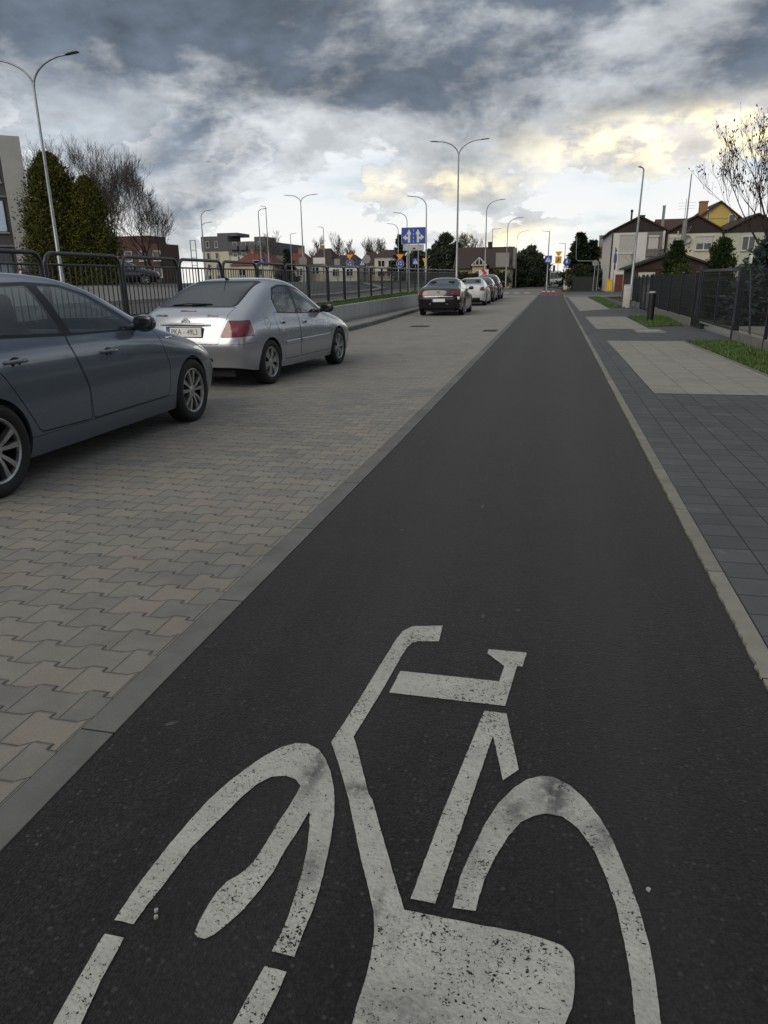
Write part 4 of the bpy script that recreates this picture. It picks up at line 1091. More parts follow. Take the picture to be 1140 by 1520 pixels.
BIKE = {'fw': [(-0.885, 1.071), (-0.886, 1.149), (-0.883, 1.216), (-0.877, 1.298), (-0.865, 1.394), (-0.851, 1.479), (-0.829, 1.556), (-0.805, 1.616), (-0.773, 1.686), (-0.74, 1.736), (-0.699, 1.769), (-0.66, 1.773), (-0.618, 1.752), (-0.584, 1.712), (-0.551, 1.656), (-0.522, 1.591), (-0.505, 1.538), (-0.491, 1.488), (-0.474, 1.393), (-0.46, 1.289), (-0.454, 1.198), (-0.456, 1.118), (-0.455, 1.069), (-0.507, 1.071), (-0.503, 1.115), (-0.503, 1.169), (-0.508, 1.229), (-0.514, 1.294), (-0.525, 1.363), (-0.543, 1.436), (-0.563, 1.492), (-0.565, 1.467), (-0.57, 1.406), (-0.579, 1.347), (-0.582, 1.28), (-0.593, 1.22), (-0.609, 1.161), (-0.629, 1.117), (-0.647, 1.084), (-0.662, 1.069), (-0.679, 1.069), (-0.691, 1.077), (-0.695, 1.11), (-0.695, 1.151), (-0.691, 1.191), (-0.681, 1.224), (-0.659, 1.253), (-0.65, 1.272), (-0.641, 1.303), (-0.635, 1.359), (-0.631, 1.428), (-0.622, 1.508), (-0.619, 1.584), (-0.641, 1.607), (-0.674, 1.617), (-0.715, 1.604), (-0.743, 1.568), (-0.766, 1.506), (-0.78, 1.448), (-0.794, 1.394), (-0.815, 1.311), (-0.822, 1.225), (-0.827, 1.17), (-0.834, 1.121), (-0.836, 1.07)], 'fl': [(-0.885, 1.035), (-0.838, 1.035), (-0.832, 0.981), (-0.829, 0.937), (-0.819, 0.88), (-0.813, 0.845), (-0.804, 0.808), (-0.787, 0.767), (-0.831, 0.757), (-0.849, 0.793), (-0.867, 0.837), (-0.871, 0.872), (-0.876, 0.918), (-0.88, 0.97), (-0.885, 1.009)], 'fr': [(-0.509, 1.036), (-0.459, 1.033), (-0.461, 0.98), (-0.467, 0.923), (-0.476, 0.878), (-0.493, 0.83), (-0.537, 0.821), (-0.53, 0.862), (-0.523, 0.911), (-0.517, 0.968)], 'body': [(-0.364, 2.641), (-0.359, 2.505), (-0.438, 2.489), (-0.46, 2.472), (-0.473, 2.435), (-0.482, 2.357), (-0.503, 2.095), (-0.531, 1.836), (-0.51, 1.794), (-0.422, 1.593), (-0.405, 1.57), (-0.359, 1.469), (-0.296, 1.332), (-0.249, 1.234), (-0.157, 1.232), (-0.085, 1.23), (0.013, 1.23), (0.068, 1.223), (0.101, 1.215), (0.116, 1.202), (0.123, 1.187), (0.125, 1.165), (0.124, 1.122), (0.118, 1.078), (0.105, 1.045), (0.081, 0.997), (0.047, 0.949), (-0.291, 0.876), (-0.297, 0.959), (-0.298, 0.991), (-0.295, 1.046), (-0.296, 1.105), (-0.302, 1.159), (-0.317, 1.215), (-0.339, 1.265), (-0.382, 1.355), (-0.472, 1.563), (-0.538, 1.695), (-0.592, 1.796), (-0.567, 2.032), (-0.547, 2.284), (-0.529, 2.49), (-0.517, 2.562), (-0.486, 2.611)], 'saddle': [(-0.465, 2.254), (-0.279, 2.254), (-0.105, 2.254), (-0.094, 2.364), (-0.163, 2.446), (-0.16, 2.48), (-0.016, 2.481), (-0.028, 2.372), (-0.047, 2.373), (-0.075, 2.103), (-0.237, 2.103), (-0.474, 2.105)], 'stay': [(-0.141, 2.061), (-0.068, 2.061), (-0.016, 1.781), (-0.058, 1.724), (-0.102, 1.931), (-0.131, 1.694), (-0.147, 1.561), (-0.183, 1.266), (-0.241, 1.267), (-0.21, 1.548), (-0.178, 1.785)], 'rw': [(-0.143, 1.263), (-0.136, 1.356), (-0.121, 1.43), (-0.091, 1.549), (-0.064, 1.628), (-0.024, 1.702), (0.01, 1.744), (0.046, 1.765), (0.082, 1.769), (0.126, 1.744), (0.167, 1.696), (0.205, 1.623), (0.232, 1.548), (0.254, 1.448), (0.273, 1.349), (0.283, 1.26), (0.286, 1.178), (0.284, 1.084), (0.279, 1.016), (0.23, 1.005), (0.236, 1.074), (0.237, 1.16), (0.232, 1.249), (0.223, 1.339), (0.205, 1.428), (0.183, 1.505), (0.146, 1.575), (0.106, 1.612), (0.065, 1.615), (0.032, 1.599), (-0.001, 1.568), (-0.031, 1.51), (-0.058, 1.433), (-0.076, 1.369), (-0.086, 1.309), (-0.09, 1.265)]}
def smooth_closed(p, it=1): return p
def mark(pts):
    # break straight runs up so the painted edge is slightly uneven
    out = []
    random.seed(len(pts))
    for i, a in enumerate(pts):
        b = pts[(i+1)%len(pts)]
        L = math.dist(a,b); k = max(1, int(L/.012))
        for t in range(k):
            q = t/k; j = 0 if t == 0 else random.gauss(0,.0004)
            out.append((a[0]+(b[0]-a[0])*q+j, a[1]+(b[1]-a[1])*q+random.gauss(0,.0004), 0))
    from mathutils.geometry import tessellate_polygon
    tri = tessellate_polygon([[Vector(p) for p in out]])
    return out, tri
bk = thing('bicycle_marking', 'large white painted bicycle symbol on the dark cycle path in the foreground', 'road marking', (-.35,1.4,.004))
for key, nm in (('fw','front_wheel'),('fl','front_wheel'),('fr','front_wheel'),('body','frame'),('saddle','saddle'),('stay','seat_tube'),('rw','rear_wheel')):
    pts, tri = mark(BIKE[key])
    b = MB(); b.add([(x+.35,y-1.4,0) for x,y,_ in pts], [list(t) for t in tri])
    o = b.build(nm, M_MARK, bk)
    for p in o.data.polygons:
        if p.normal.z < 0: p.flip()
# stray paint chips and grit on the path
random.seed(9)
for i,(x,y) in enumerate([(-.805,1.115),(-.797,1.10),(-.022,1.535),(.30,1.41),(.05,7.2),(-.35,4.3)]):
    b = MB(); b.prism([(x+random.uniform(.003,.006)*math.cos(a), y+random.uniform(.003,.007)*math.sin(a)) for a in (0,1,2,3,4,5)], 0, .006)
    tag(b.build('paint_chip', mat('chip_white',(.30,.30,.28),.6)), 'stray white crumb of paint lying on the cycle path', 'paint chip', 'paint crumbs on the path')
patch('yard', [(4.05,11),(9,11),(9,22.3),(4.05,22.3)], M_LIGHTB, .006)
# ------------------------------------------------------------------ upper street on the left: terrain, wall, railing
def zbase(y):      # ground under the railing
    return lerp_tab([(0,.66),(24,.68),(31,.73),(41,.78),(60,.90),(110,1.0)], y)
def zU(x, y):
    zx = lerp_tab([(-400,1.36),(-30,1.33),(-24,1.22),(-13.3,.86),(-13,.76),(-7.3,.66)], x)
    zx += (zbase(y)-.66)*max(0, 1-max(0,(-7.3-x))/28)
    return min(1.34, zx)
def sheet(name, xs, ys_, m, dz=0., zf=zU, kind='structure'):
    b = MB(); nx = len(xs)
    b.add([(x,y,zf(x,y)+dz) for y in ys_ for x in xs], [[j*nx+i, j*nx+i+1, (j+1)*nx+i+1, (j+1)*nx+i] for j in range(len(ys_)-1) for i in range(nx-1)])
    o = b.build(name, m); 
    if kind: o['kind'] = kind
    return o
YL = [-12,-4,4,12,18,24,28,31,36,41,48,54,60,70,85,100]
XL = [-400,-200,-100,-60,-40,-30,-24,-18,-13.3,-13,-10,-7.5]
sheet('upper_ground', XL, YL+[140,200,400], M_DIRT, -.03)
sheet('upper_street', [-13,-10,-7.5], YL[:9], M_ROAD, .004)
sheet('upper_street', [-60,-40,-30,-24,-18,-13.3,-13,-10,-7.5], YL[8:14], M_ROAD, .006)
def zk(x, y): return zU(-13.02, y)+.11
sheet('upper_kerb', [-13.28,-13.0], YL[:9], mat('kerb_pale', (.27,.265,.245), .85, var=.15), 0, zk)
k_ = MB()
for a_, c_ in zip(YL[:8], YL[1:9]): k_.quad((-13.0,a_,zU(-13,a_)-.1),(-13.0,c_,zU(-13,c_)-.1),(-13.0,c_,zk(0,c_)),(-13.0,a_,zk(0,a_)))
struct(k_.build('upper_kerb', mat('kerb_pale', (.3,.3,.28))))
def zp(x, y): return max(zU(x, y)+.02, zk(x, y)) if x < -13.1 else zk(x, y)
sheet('upper_pavement', [-24,-18,-13.28], YL[:9], mat('upper_paving', (.15,.145,.13), .85, var=.15, scale=2), .002, zp)
sheet('upper_verge', [-30,-27,-24], YL[:9], M_TURF, .03)
sheet('car_park', [-60,-40,-30], YL[:9], M_ROAD, .01)
# pale kerb line curving round the roundabout island
isl = [(-9.3,27.5),(-9.0,33),(-9.2,39),(-10.1,45.5),(-12,52),(-14.5,59),(-18,66)]
b = MB()
for (x0,y0),(x1,y1) in zip(isl, isl[1:]):
    b.quad((x0-.45,y0,zU(x0,y0)+.10),(x0,y0,zU(x0,y0)+.10),(x1,y1,zU(x1,y1)+.10),(x1-.6,y1,zU(x1,y1)+.10))
    b.quad((x0,y0,zU(x0,y0)-.02),(x1,y1,zU(x1,y1)-.02),(x1,y1,zU(x1,y1)+.10),(x0,y0,zU(x0,y0)+.10))
struct(b.build('island_kerb', mat('kerb_pale', (.3,.3,.28))))

# kerb and slab path along the foot of the wall
kl = [(y, lerp_tab(KL,y)-.15, lerp_tab(KL,y)) for y in [-4,18,23,28,34,48,60]]
b = MB()
for (y0,a0,c0),(y1,a1,c1) in zip(kl, kl[1:]):
    b.quad((a0,y0,.12),(c0-.015,y0,.12),(c1-.015,y1,.12),(a1,y1,.12)); b.quad((c0-.015,y0,.12),(c0,y0,.10),(c1,y1,.10),(c1-.015,y1,.12)); b.quad((c0,y0,-.05),(c1,y1,-.05),(c1,y1,.10),(c0,y0,.10))
struct(b.build('kerb', slab_mat('kerb_grey', (.17,.168,.158), 1.0)))
struct(strip('wall_foot_path', [(y,-6.42,lerp_tab(KL,y)-.15) for y in [-4,18,23,28,34,48,60]], M_LIGHTB, .116))
def ztop(y): return lerp_tab([(-4,.60),(20,.615),(27,.65),(36,.69),(60,.78)], y)
def wall_mat():
    m, n, b, out = new_mat('wall_concrete')
    co = geo_co(n); x, y, z = n.xyz(co)
    t = n.m('DIVIDE', n.m('ADD', y, 40.), 2.0); fr = n.m('FRACT', t)
    dj = n.m('MULTIPLY', n.m('MINIMUM', fr, n.m('SUBTRACT',1.,fr)), 2.0)
    wn = n.n('ShaderNodeTexWhiteNoise', _noise_dimensions='1D'); n.l(n.m('FLOOR', t), wn.inputs['W'])
    f = n.noise(co, 2.5, 6, .6); st = n.noise(n.comb(0, n.m('MULTIPLY', y, 5.), n.m('MULTIPLY', z, .6)), 1., 5, .6)
    c = n.mix(n.m('ADD', n.m('MULTIPLY', f, .6), n.m('MULTIPLY', wn.outputs[0], .4)), (.33,.332,.335), (.44,.438,.43))
    c = n.mix(n.m('MULTIPLY', n.sm(st,.5,.7), .4), c, (.13,.13,.125))
    c = n.mix(n.m('MULTIPLY', n.sm(z,.28,.12), .5), c, (.11,.105,.095))
    c = n.mix(n.sm(dj,.010,.004), c, (.05,.05,.05))
    n.l(c, b.inputs['Base Color']); b.inputs['Roughness'].default_value = .85
    bump(n, b, n.noise(co, 60, 4, .6), .2, .005)
    return m
wl = thing('retaining_wall', 'low pale concrete retaining wall beside the parked cars', 'wall', (0,0,0))
b = MB(); yw = [-4,4,12,20,27,36,48,58]
for y0,y1 in zip(yw, yw[1:]):
    b.quad((-6.42,y0,0),(-6.42,y1,0),(-6.42,y1,ztop(y1)),(-6.42,y0,ztop(y0))); b.quad((-6.42,y0,ztop(y0)),(-6.42,y1,ztop(y1)),(-6.56,y1,ztop(y1)),(-6.56,y0,ztop(y0)))
    b.quad((-6.56,y0,ztop(y0)),(-6.56,y1,ztop(y1)),(-6.56,y1,.2),(-6.56,y0,.2))
b.quad((-6.42,58,0),(-6.56,58,.2),(-6.56,58,ztop(58)),(-6.42,58,ztop(58)))
b.build('wall_face', wall_mat(), wl)
def zg(x, y): a = ztop(y)-.03; return a+(zbase(y)+.02-a)*(-6.56-x)/(.7)
sheet('verge', [-7.25,-6.9,-6.56], [-4,4,12,18,24,28,31,36,41,48,54,60], M_TURF, 0, zg)
tag(grass_patch([(-7.22,17),(-6.55,17),(-6.55,58),(-7.22,58)], 0, 520, 'verge_grass', .03, .09, zf=zg), 'strip of grass on top of the wall below the railing', 'grass')
struct(strip('railing_footing', [(y,-7.52,-7.22) for y in [-4,12,24,31,41,50,60]], mat('kerb_pale', (.3,.3,.28)), lambda x,y: zbase(y)+.035))
# grassy bank where the wall has ended
def zbank(x, y): return lerp_tab([(-9,.95),(-7.2,.80),(-6.2,.03)], x)*lerp_tab([(57,1),(92,.85),(104,.02)], y)
sheet('bank', [-9,-8,-7.2,-6.7,-6.2], [57,64,72,80,88,96,104], M_TURF, .02, zbank)
tag(grass_patch([(-8.6,58.5),(-6.3,58.5),(-6.25,98),(-8.6,98)], 0, 60, 'tall_grass', .15, .5, zf=zbank), 'rough dry grass on the bank past the end of the railing', 'grass')

M_RAIL = mat('railing_paint', (.018,.021,.027), .38, metal=.2, var=.35, scale=9, coat=.25)
rl = thing('railing', 'long dark steel pedestrian railing of rounded bar panels on the wall verge', 'railing', (0,0,0))
fr = MB(); w = 1.93; hh = 1.10; rr = .17
pth = [(0,-.06,-.02)] + [(0,-.06+.0, hh-rr)] + [(0, -.06+rr-rr*math.cos(a*PI/12), hh-rr+rr*math.sin(a*PI/12)) for a in range(1,7)]
pth = [(x,y+.06,z) for x,y,z in pth] + [(0, w-(y+.06), z) for x,y,z in reversed(pth)]
fr.tube(pth, .032, 10); fr.tube([(0,.0,.12),(0,w,.12)], .018, 8); fr.tube([(0,.03,hh-.16),(0,w-.03,hh-.16)], .016, 8)
fr.box(-.07,.07,-.07,.07,-.03,-.015); fr.box(-.07,.07,w-.07,w+.07,-.03,-.015)
brs = MB()
for k in range(1,14):
    y = w*k/14; brs.tube([(0,y,.12),(0,y,hh-.16)], .0095, 6)
first = None
y = 11.74-2.03*5
while y < 58:
    if first is None:
        first = fr.build('panel', M_RAIL, rl, 50); bars0 = brs.build('bars', M_RAIL, first, 50); p = first
    else:
        p = first.copy(); COL.objects.link(p); q = bars0.copy(); COL.objects.link(q); q.parent = p
    p.location = (-7.3, y, zbase(y)+.05); p.rotation_euler = (math.atan2(zbase(y+2)-zbase(y), 2), 0, 0)
    y += 2.03

# ------------------------------------------------------------------ street lamps
M_GALV = mat('galvanised_steel', (.30,.315,.33), .42, metal=.75, var=.2, scale=4)
M_LAMP = mat('lamp_head_grey', (.045,.047,.05), .45, metal=.4, var=.2)
M_LENS = mat('lamp_lens', (.30,.30,.30), .2, var=.1)
def lamp(label, x, y, z0, h, arms, rise=.75, r0=.085, r1=.045, lean=(0,0), head=.62, group='street lamps', sharp=False):
    t = thing('street_lamp', label, 'street lamp', (x,y,z0), 0, group)
    hs = h - rise
    b = MB(); b.tube([(0,0,0),(0,0,.9),(0,0,.92),(lean[0]*.5,lean[1]*.5,hs*.5),(lean[0],lean[1],hs)], [r0*1.15,r0*1.15,r0,(r0+r1)/2,r1], 12); b.box(-.16,.16,-.16,.16,-.05,.015)
    b.build('pole', M_GALV, t, 40)
    for (ax, ay, reach) in arms:
        L = math.hypot(ax,ay); ax/=L; ay/=L
        pts = []
        for k in range(11):
            u = k/10
            if sharp: px_, pz = (reach*max(0,(u-.3)/.7), rise*min(1,u/.35)*1.0) 
            else:
                px_ = reach*(1-math.cos(u*PI/2))**.92; pz = rise*math.sin(u*PI/2)**.9
            pts.append((lean[0]+ax*px_, lean[1]+ay*px_, hs+pz))
        a = MB(); a.tube(pts, [r1-.012*k/10 for k in range(11)], 8); a.build('arm', M_GALV, t, 50)
        ex, ey, ez = pts[-1]
        hd = MB(); wv = [(0,.05,.035),(.12,.09,.05),(head*.75,.13,.035),(head,.10,.018)]
        vs = []
        for d_, hw, ht in wv: 
            for s_, tz in ((-1,0),(-.7,1),(.7,1),(1,0)): vs.append((ex+ax*d_-ay*hw*s_, ey+ay*d_+ax*hw*s_, ez-.02+tz*ht+.06*d_/head))
        fs = [[4*i+j,4*i+j+1,4*i+5+j,4*i+4+j] for i in range(3) for j in range(3)] + [[4*i+3,4*i,4*i+4,4*i+7] for i in range(3)] + [[0,3,2,1],[12,13,14,15]]
        hd.add(vs, fs); ho = hd.build('lamp_head', M_LAMP, t, 30)
        ln = MB(); ln.quad(*[(ex+ax*d_-ay*s_*.085, ey+ay*d_+ax*s_*.085, ez-.024+.06*d_/head) for d_,s_ in ((head*.35,-1),(head*.9,-.8),(head*.9,.8),(head*.35,1))]); ln.build('lens', M_LENS, ho)
    return t
lamp('tall double-arm lamp nearest on the left, in front of the golden thujas', -21.0, 28.9, .95, 9.05, [(-1,-.25,1.55),(1,-.1,1.75)], rise=1.0)
lamp('tall double-arm lamp rising behind the black sedan, middle of the photo', -6.75, 53.8, .85, 9.5, [(-1,-.05,1.35),(1,0,1.45)], rise=.95)
lamp('smaller double-arm lamp beyond the railing above the silver hatchback', -26.2, 77., 1.2, 8.75, [(-1,.0,1.2),(1,.05,1.25)], rise=.75)
B_ = ' lamp with a single curved arm '
lamp('nearest'+B_+'towards the road, right of the tall double lamp', -6.9, 78.5, .8, 8.1, [(1,-.1,1.25)], rise=1.0)
lamp('second'+B_+'in the row, before the brown-roofed house', -5.7, 95, .2, 8.2, [(1,-.1,1.3)], rise=1.0)
lamp('third'+B_+'in the row along the road', -5.5, 116, 0, 8.1, [(1,-.1,1.2)], rise=1.0)
lamp('farthest'+B_+'in the row, before the dark far trees', -5.0, 140, 0, 8.1, [(1,-.1,1.6)], rise=1.0)
lamp('lamp with a left-curving arm just right of the blue lane sign', -11.6, 69.5, 1.1, 7.5, [(-1,-.05,1.15)], rise=.9)
lamp('lamp with a left-curving arm standing behind the blue lane sign', -16.2, 84, 1.1, 7.4, [(-1,-.05,1.0)], rise=.9)
lamp('small lamp with a left-curving arm, left of the blue lane sign', -20.7, 101, 1.1, 7.5, [(-1,-.05,1.0)], rise=.9)
lamp('slim lamp with a short straight arm beside the dark apartment block', -30.2, 75, 1.25, 7.3, [(1,0,.45)], rise=.35, head=.5)
lamp('slim lamp with one curved arm, leftmost of the thin far lamps', -36.2, 74, 1.3, 7.2, [(1,-.05,.75)], rise=.7)
lamp('far lamp with a flat arm, just behind the leftmost thin one', -42.6, 87, 1.3, 7.1, [(1,-.05,.9)], rise=.5)
lamp('far lamp with a short flat arm above the red roofs', -40.4, 113, 1.3, 7.2, [(1,0,.55)], rise=.15, head=.5)
lamp('far slim lamp right of the smaller double-arm lamp', -31.4, 101.5, 1.3, 7.2, [(-1,0,.35)], rise=.3, head=.5)
lamp('far slim lamp with a flat arm right of the dark apartment block', -36.0, 92, 1.3, 9.2, [(-1,0,.35)], rise=.2, head=.4)
lamp('lamp with a flat arm in front of the brown roof', -9.2, 116, .9, 7.6, [(1,0,.75)], rise=.12, sharp=True)
lamp('lamp with a flat arm carrying the blue pedestrian sign, right of the road', -.55, 80.3, 0, 5.95, [(-1,0,.42)], rise=.12, sharp=True, head=.4, r0=.07)
lamp('far lamp with a flat arm behind the yellow detour sign', 1.75, 125, 0, 6.6, [(-1,0,.55)], rise=.12, sharp=True, head=.5)
lamp('tall slim lamp before the white house, its small head bent to the left', 5.0, 50.5, .0, 7.75, [(-1,-.6,.16)], rise=.2, head=.22, r0=.09, lean=(.12,0))
# concrete line pole with steel mast
t = thing('utility_pole', 'grey concrete pole with a thin steel mast, in front of the cream house', 'utility pole', (7.0,45,0))
b = MB(); b.tube([(0,0,0),(0.0,0,4.3)], [.17,.12], 8); b.build('pole', mat('pole_concrete', (.22,.215,.2), .85, var=.2, bmp=.3), t, 30)
b = MB(); b.tube([(0.05,0,3.4),(0.06,0,6.65)], [.05,.028], 8); b.tube([(-.3,0,3.55),(.25,0,3.75),(.35,0,4.0)], .02, 6); b.tube([(-.3,0,3.5),(-.3,0,3.75)], .05, 6); b.build('mast', M_GALV, t, 50)

# ------------------------------------------------------------------ signs
M_SBLUE = mat('sign_blue', (.015,.055,.30), .35, var=.1)
M_SWHITE = mat('sign_white', (.62,.62,.60), .4, var=.06)
M_SYEL = mat('sign_yellow', (.75,.36,.01), .4, var=.08)
M_SRED = mat('sign_red', (.55,.02,.02), .4, var=.08)
M_SGREY = mat('sign_back', (.22,.225,.23), .5, metal=.4, var=.15)
def ngon(cx, cz, r, k=28): return [(cx+r*math.cos(2*PI*i/k), cz+r*math.sin(2*PI*i/k)) for i in range(k)]
def plate(name, poly, m, parent, y=0., th=.012):
    b = MB(); b.prism(poly, y-th, y, 'y'); return b.build(name, m, parent)
def rect(x0, z0, x1, z1): return [(x0,z0),(x1,z0),(x1,z1),(x0,z1)]
def post(parent, x, h, r=.03, z0=-.1): 
    b = MB(); b.tube([(x,0.04,z0),(x,0.04,h)], r, 8); return b.build('post', M_GALV, parent, 50)
# lane sign: two arrows each way on blue
zs = zU(-6.7,36.5)+.02
t = thing('lane_sign', 'large blue lane sign with white branching arrows on two posts behind the railing', 'road sign', (-6.72,36.5,zs-.1))
Z = lambda z: z-(zs-.1)
for x in (-.23,.23): post(t, x, Z(3.6))
pl = plate('sign_panel', rounded(rect(-.60,Z(3.03),.60,Z(3.80)),.03), M_SWHITE, t)
plate('blue_field', rounded(rect(-.585,Z(3.045),.585,Z(3.785)),.025), M_SBLUE, pl, -.012, .003)
def arrow_up(cx, s):   # upright arrow with a branch to side s (stem, head, branch head)
    z = Z(3.10); a = []
    a.append([(cx-.055,z),(cx+.055,z),(cx+.055,z+.40),(cx-.055,z+.40)])
    a.append([(cx-.125,z+.38),(cx+.125,z+.38),(cx,z+.62)])
    x0 = cx+s*.05
    a.append([(x0,z+.14),(x0+s*.10,z+.20),(x0+s*.10,z+.28),(x0,z+.25)][::1 if s>0 else -1])
    a.append([(cx+s*.14,z+.10),(cx+s*.31,z+.24),(cx+s*.14,z+.38)][::1 if s>0 else -1])
    return a
for cx, s in ((-.22,-1),(.22,1)):
    b = MB()
    for i, poly in enumerate(arrow_up(cx, s)): b.prism(poly, -.0185-.0006*i, -.015, 'y')
    b.build('arrow', M_SWHITE, pl)
b = MB()
for k in range(4): z = Z(3.10)+k*.17; b.prism(rect(-.012,z,.012,z+.10), -.0185, -.015, 'y')
b.build('lane_line', M_SWHITE, pl)
p2 = plate('supplementary_panel', rect(-.52,Z(2.74),.52,Z(3.01)), mat('sign_pale',(.40,.41,.42),.5,var=.1), t)
b = MB(); b.prism([(-.04,Z(2.79)),(.10,Z(2.79)),(.10,Z(2.84)),(.06,Z(2.87)),(0,Z(2.87)),(-.04,Z(2.83))], -.016, -.012, 'y'); b.build('pictogram', M_INK, p2)
b = MB(); b.prism(rect(.20,Z(2.93),.44,Z(2.96)), -.016, -.012, 'y'); b.prism(rect(-.47,Z(2.82),-.45,Z(2.90)), -.016, -.012, 'y'); b.build('pictogram', mat('sign_mid',(.2,.2,.21),.5), p2)

def roundabout_sign(label, x, y, z0, zt, zb):
    t = thing('roundabout_sign', label, 'road sign', (x,y,z0), 0)
    post(t, 0, zt-z0, .035)
    tr = plate('give_way_triangle', [(-.46,zt-z0+.20),(.46,zt-z0+.20),(0,zt-z0-.42)], M_SRED, t)
    plate('yellow_field', [(-.36,zt-z0+.145),(.36,zt-z0+.145),(0,zt-z0-.33)], M_SYEL, tr, -.012, .004)
    d_ = plate('blue_disc', ngon(0,zb-z0,.40), M_SWHITE, t); plate('blue_field', ngon(0,zb-z0,.375), M_SBLUE, d_, -.012, .004)
    for k in range(3):
        a0 = 2*PI*k/3+.4
        pts = [(r*math.cos(a), zb-z0+r*math.sin(a)) for r,a in [(.20,a0),(.20,a0+.5),(.20,a0+1.0),(.26,a0+1.0),(.17,a0+1.6),(.08,a0+1.0),(.14,a0+1.0),(.14,a0+.5),(.14,a0)]]
        plate('arrow', pts, M_SWHITE, d_, -.017, .004)
roundabout_sign('yellow triangle over a blue roundabout disc, left one, before the dark roof', -20.5, 75, 1.2, 3.78, 3.02)
roundabout_sign('yellow triangle over a blue roundabout disc, just left of the blue lane sign', -15.2, 75, 1.2, 3.68, 2.98)
def crossing_sign(label, x, y, z0, zc, s=.30, with_post=True):
    t = thing('crossing_sign', label, 'road sign', (x,y,z0))
    if with_post: post(t, 0, zc-z0+s*.8, .03)
    p = plate('blue_panel', rect(-s,zc-z0-s,s,zc-z0+s), M_SBLUE, t)
    tr = plate('white_triangle', [(-s*.82,zc-z0-s*.72),(s*.82,zc-z0-s*.72),(0,zc-z0+s*.80)], M_SWHITE, p, -.012, .004)
    b = MB(); c = zc-z0-s*.25
    for q in ([(-.02,.05),(.03,.05),(.03,.16),(-.02,.16)],[(-.01,.05),(.02,.05),(-.06,-.14),(-.10,-.14)],[(0,.05),(.04,.05),(.11,-.12),(.07,-.14)],[(.02,.15),(.03,.12),(.10,.05),(.10,.08)]):
        b.prism([(x_*s/.33,c+z_*s/.33) for x_,z_ in q], -.020, -.017, 'y')
    b.prism(ngon(.01*s/.33,c+.20*s/.33,.035*s/.33,12), -.020, -.017, 'y')
    b.build('walking_figure', M_INK, tr)
    return t
crossing_sign('blue crossing sign with white triangle, seen above the railing beside the dark roof', -19.3, 75.5, 1.2, 3.12)
crossing_sign('small blue crossing sign below the blue lane sign', -13.7, 75.5, 1.15, 3.15)
crossing_sign('blue crossing sign among the red roofs, far left', -30.3, 75.5, 1.25, 3.4, .34)
crossing_sign('blue crossing sign on the lamp post right of the road', -.52, 80.1, 0, 3.22, .36, False)
def disc_back(label, x, y, z0, zc, r, sq=False):
    t = thing('square_sign' if sq else 'round_sign', label, 'road sign', (x,y,z0))
    post(t, 0, zc-z0, .03); plate('sign_plate', rect(-r,zc-z0-r,r,zc-z0+r) if sq else ngon(0,zc-z0,r), M_SGREY, t)
disc_back('grey back of a round sign, left of the cream hip-roofed house', -18.6, 74.6, 1.2, 3.43, .42)
disc_back('grey back of a round sign in front of the double-arm lamp', -25.4, 74.5, 1.25, 3.39, .46)
disc_back('grey back of a small square sign before the dark roof', -21.7, 74.5, 1.2, 3.22, .30, True)
t = thing('yellow_sign', 'small yellow sign on a post right of the blue lane sign', 'road sign', (-12.8,76,1.1)); post(t,0,2.2,.03); plate('sign_plate', [(-.28,2.35),(.28,2.35),(.06,1.9),(.06,1.6),(-.06,1.6),(-.06,1.9)], M_SYEL, t)
t = thing('white_sign', 'white board sign on two posts among the red roofs', 'road sign', (-23.8,75,1.2)); post(t,-.5,2.4,.03); post(t,.5,2.4,.03); plate('sign_plate', rect(-.65,1.9,.65,2.5), M_SWHITE, t)
# red and white chevron board
t = thing('chevron_board', 'red and white chevron board behind the white parked cars', 'road sign', (-5.9,66,.3))
post(t, -.3, 1.5, .03); post(t, .3, 1.5, .03)
p = plate('board', rect(-.42,1.25,.42,1.85), M_SWHITE, t)
plate('chevron', [(-.30,1.25),(.02,1.25),(.30,1.55),(.02,1.85),(-.30,1.85),(-.02,1.55)], M_SRED, p, -.012, .004)
# blue cycle and foot path signs, seen almost edge on, before the white house
t = thing('path_sign', 'tall stack of blue signs seen edge-on before the white house', 'road sign', (4.75,62,0), R(68))
post(t, 0, 3.6, .03)
plate('blue_disc', ngon(0,2.75,.42), M_SBLUE, t); plate('blue_disc', ngon(0,3.35,.30,3), M_SBLUE, t); plate('blue_disc', ngon(0,2.12,.24), M_SBLUE, t)
# yellow detour signs with traffic lights, far right of the road
t = thing('detour_sign', 'yellow triangle and yellow panel stacked on a far post above the white van', 'road sign', (.72,117,0))
post(t, 0, 4.9, .04)
plate('sign_plate', [(-.5,5.15),(.5,5.15),(.18,4.55),(-.18,4.55)], M_SYEL, t); q = plate('sign_plate', rect(-.46,3.45,.46,4.45), M_SYEL, t)
plate('pictogram', [(-.2,3.6),(.2,3.9),(.05,4.3),(-.1,4.2),(.02,3.95),(-.25,3.75)], M_INK, q, -.012, .004)
t = thing('traffic_light', 'far dark traffic light below the yellow detour signs', 'traffic light', (.15,117.5,0))
post(t, 0, 2.9, .05); b = MB().box(-.17,.17,-.1,.15,2.3,3.2,.03); hb = b.build('housing', M_BLACK, t, 30)
for k, cc in enumerate(((.02,.12,.05),(.12,.09,.02),(.12,.02,.02))): MB().lathe([(0,-.02),(.10,0)],16,'y',(0,-.105,2.46+k*.28)).build('lens', mat('tl_lens%d'%k, cc, .2, var=.1), hb)
t = thing('blue_sign', 'blue square sign on the white post at the corner right of the crossing', 'road sign', (1.6,95,0)); post(t,0,3.9,.04)
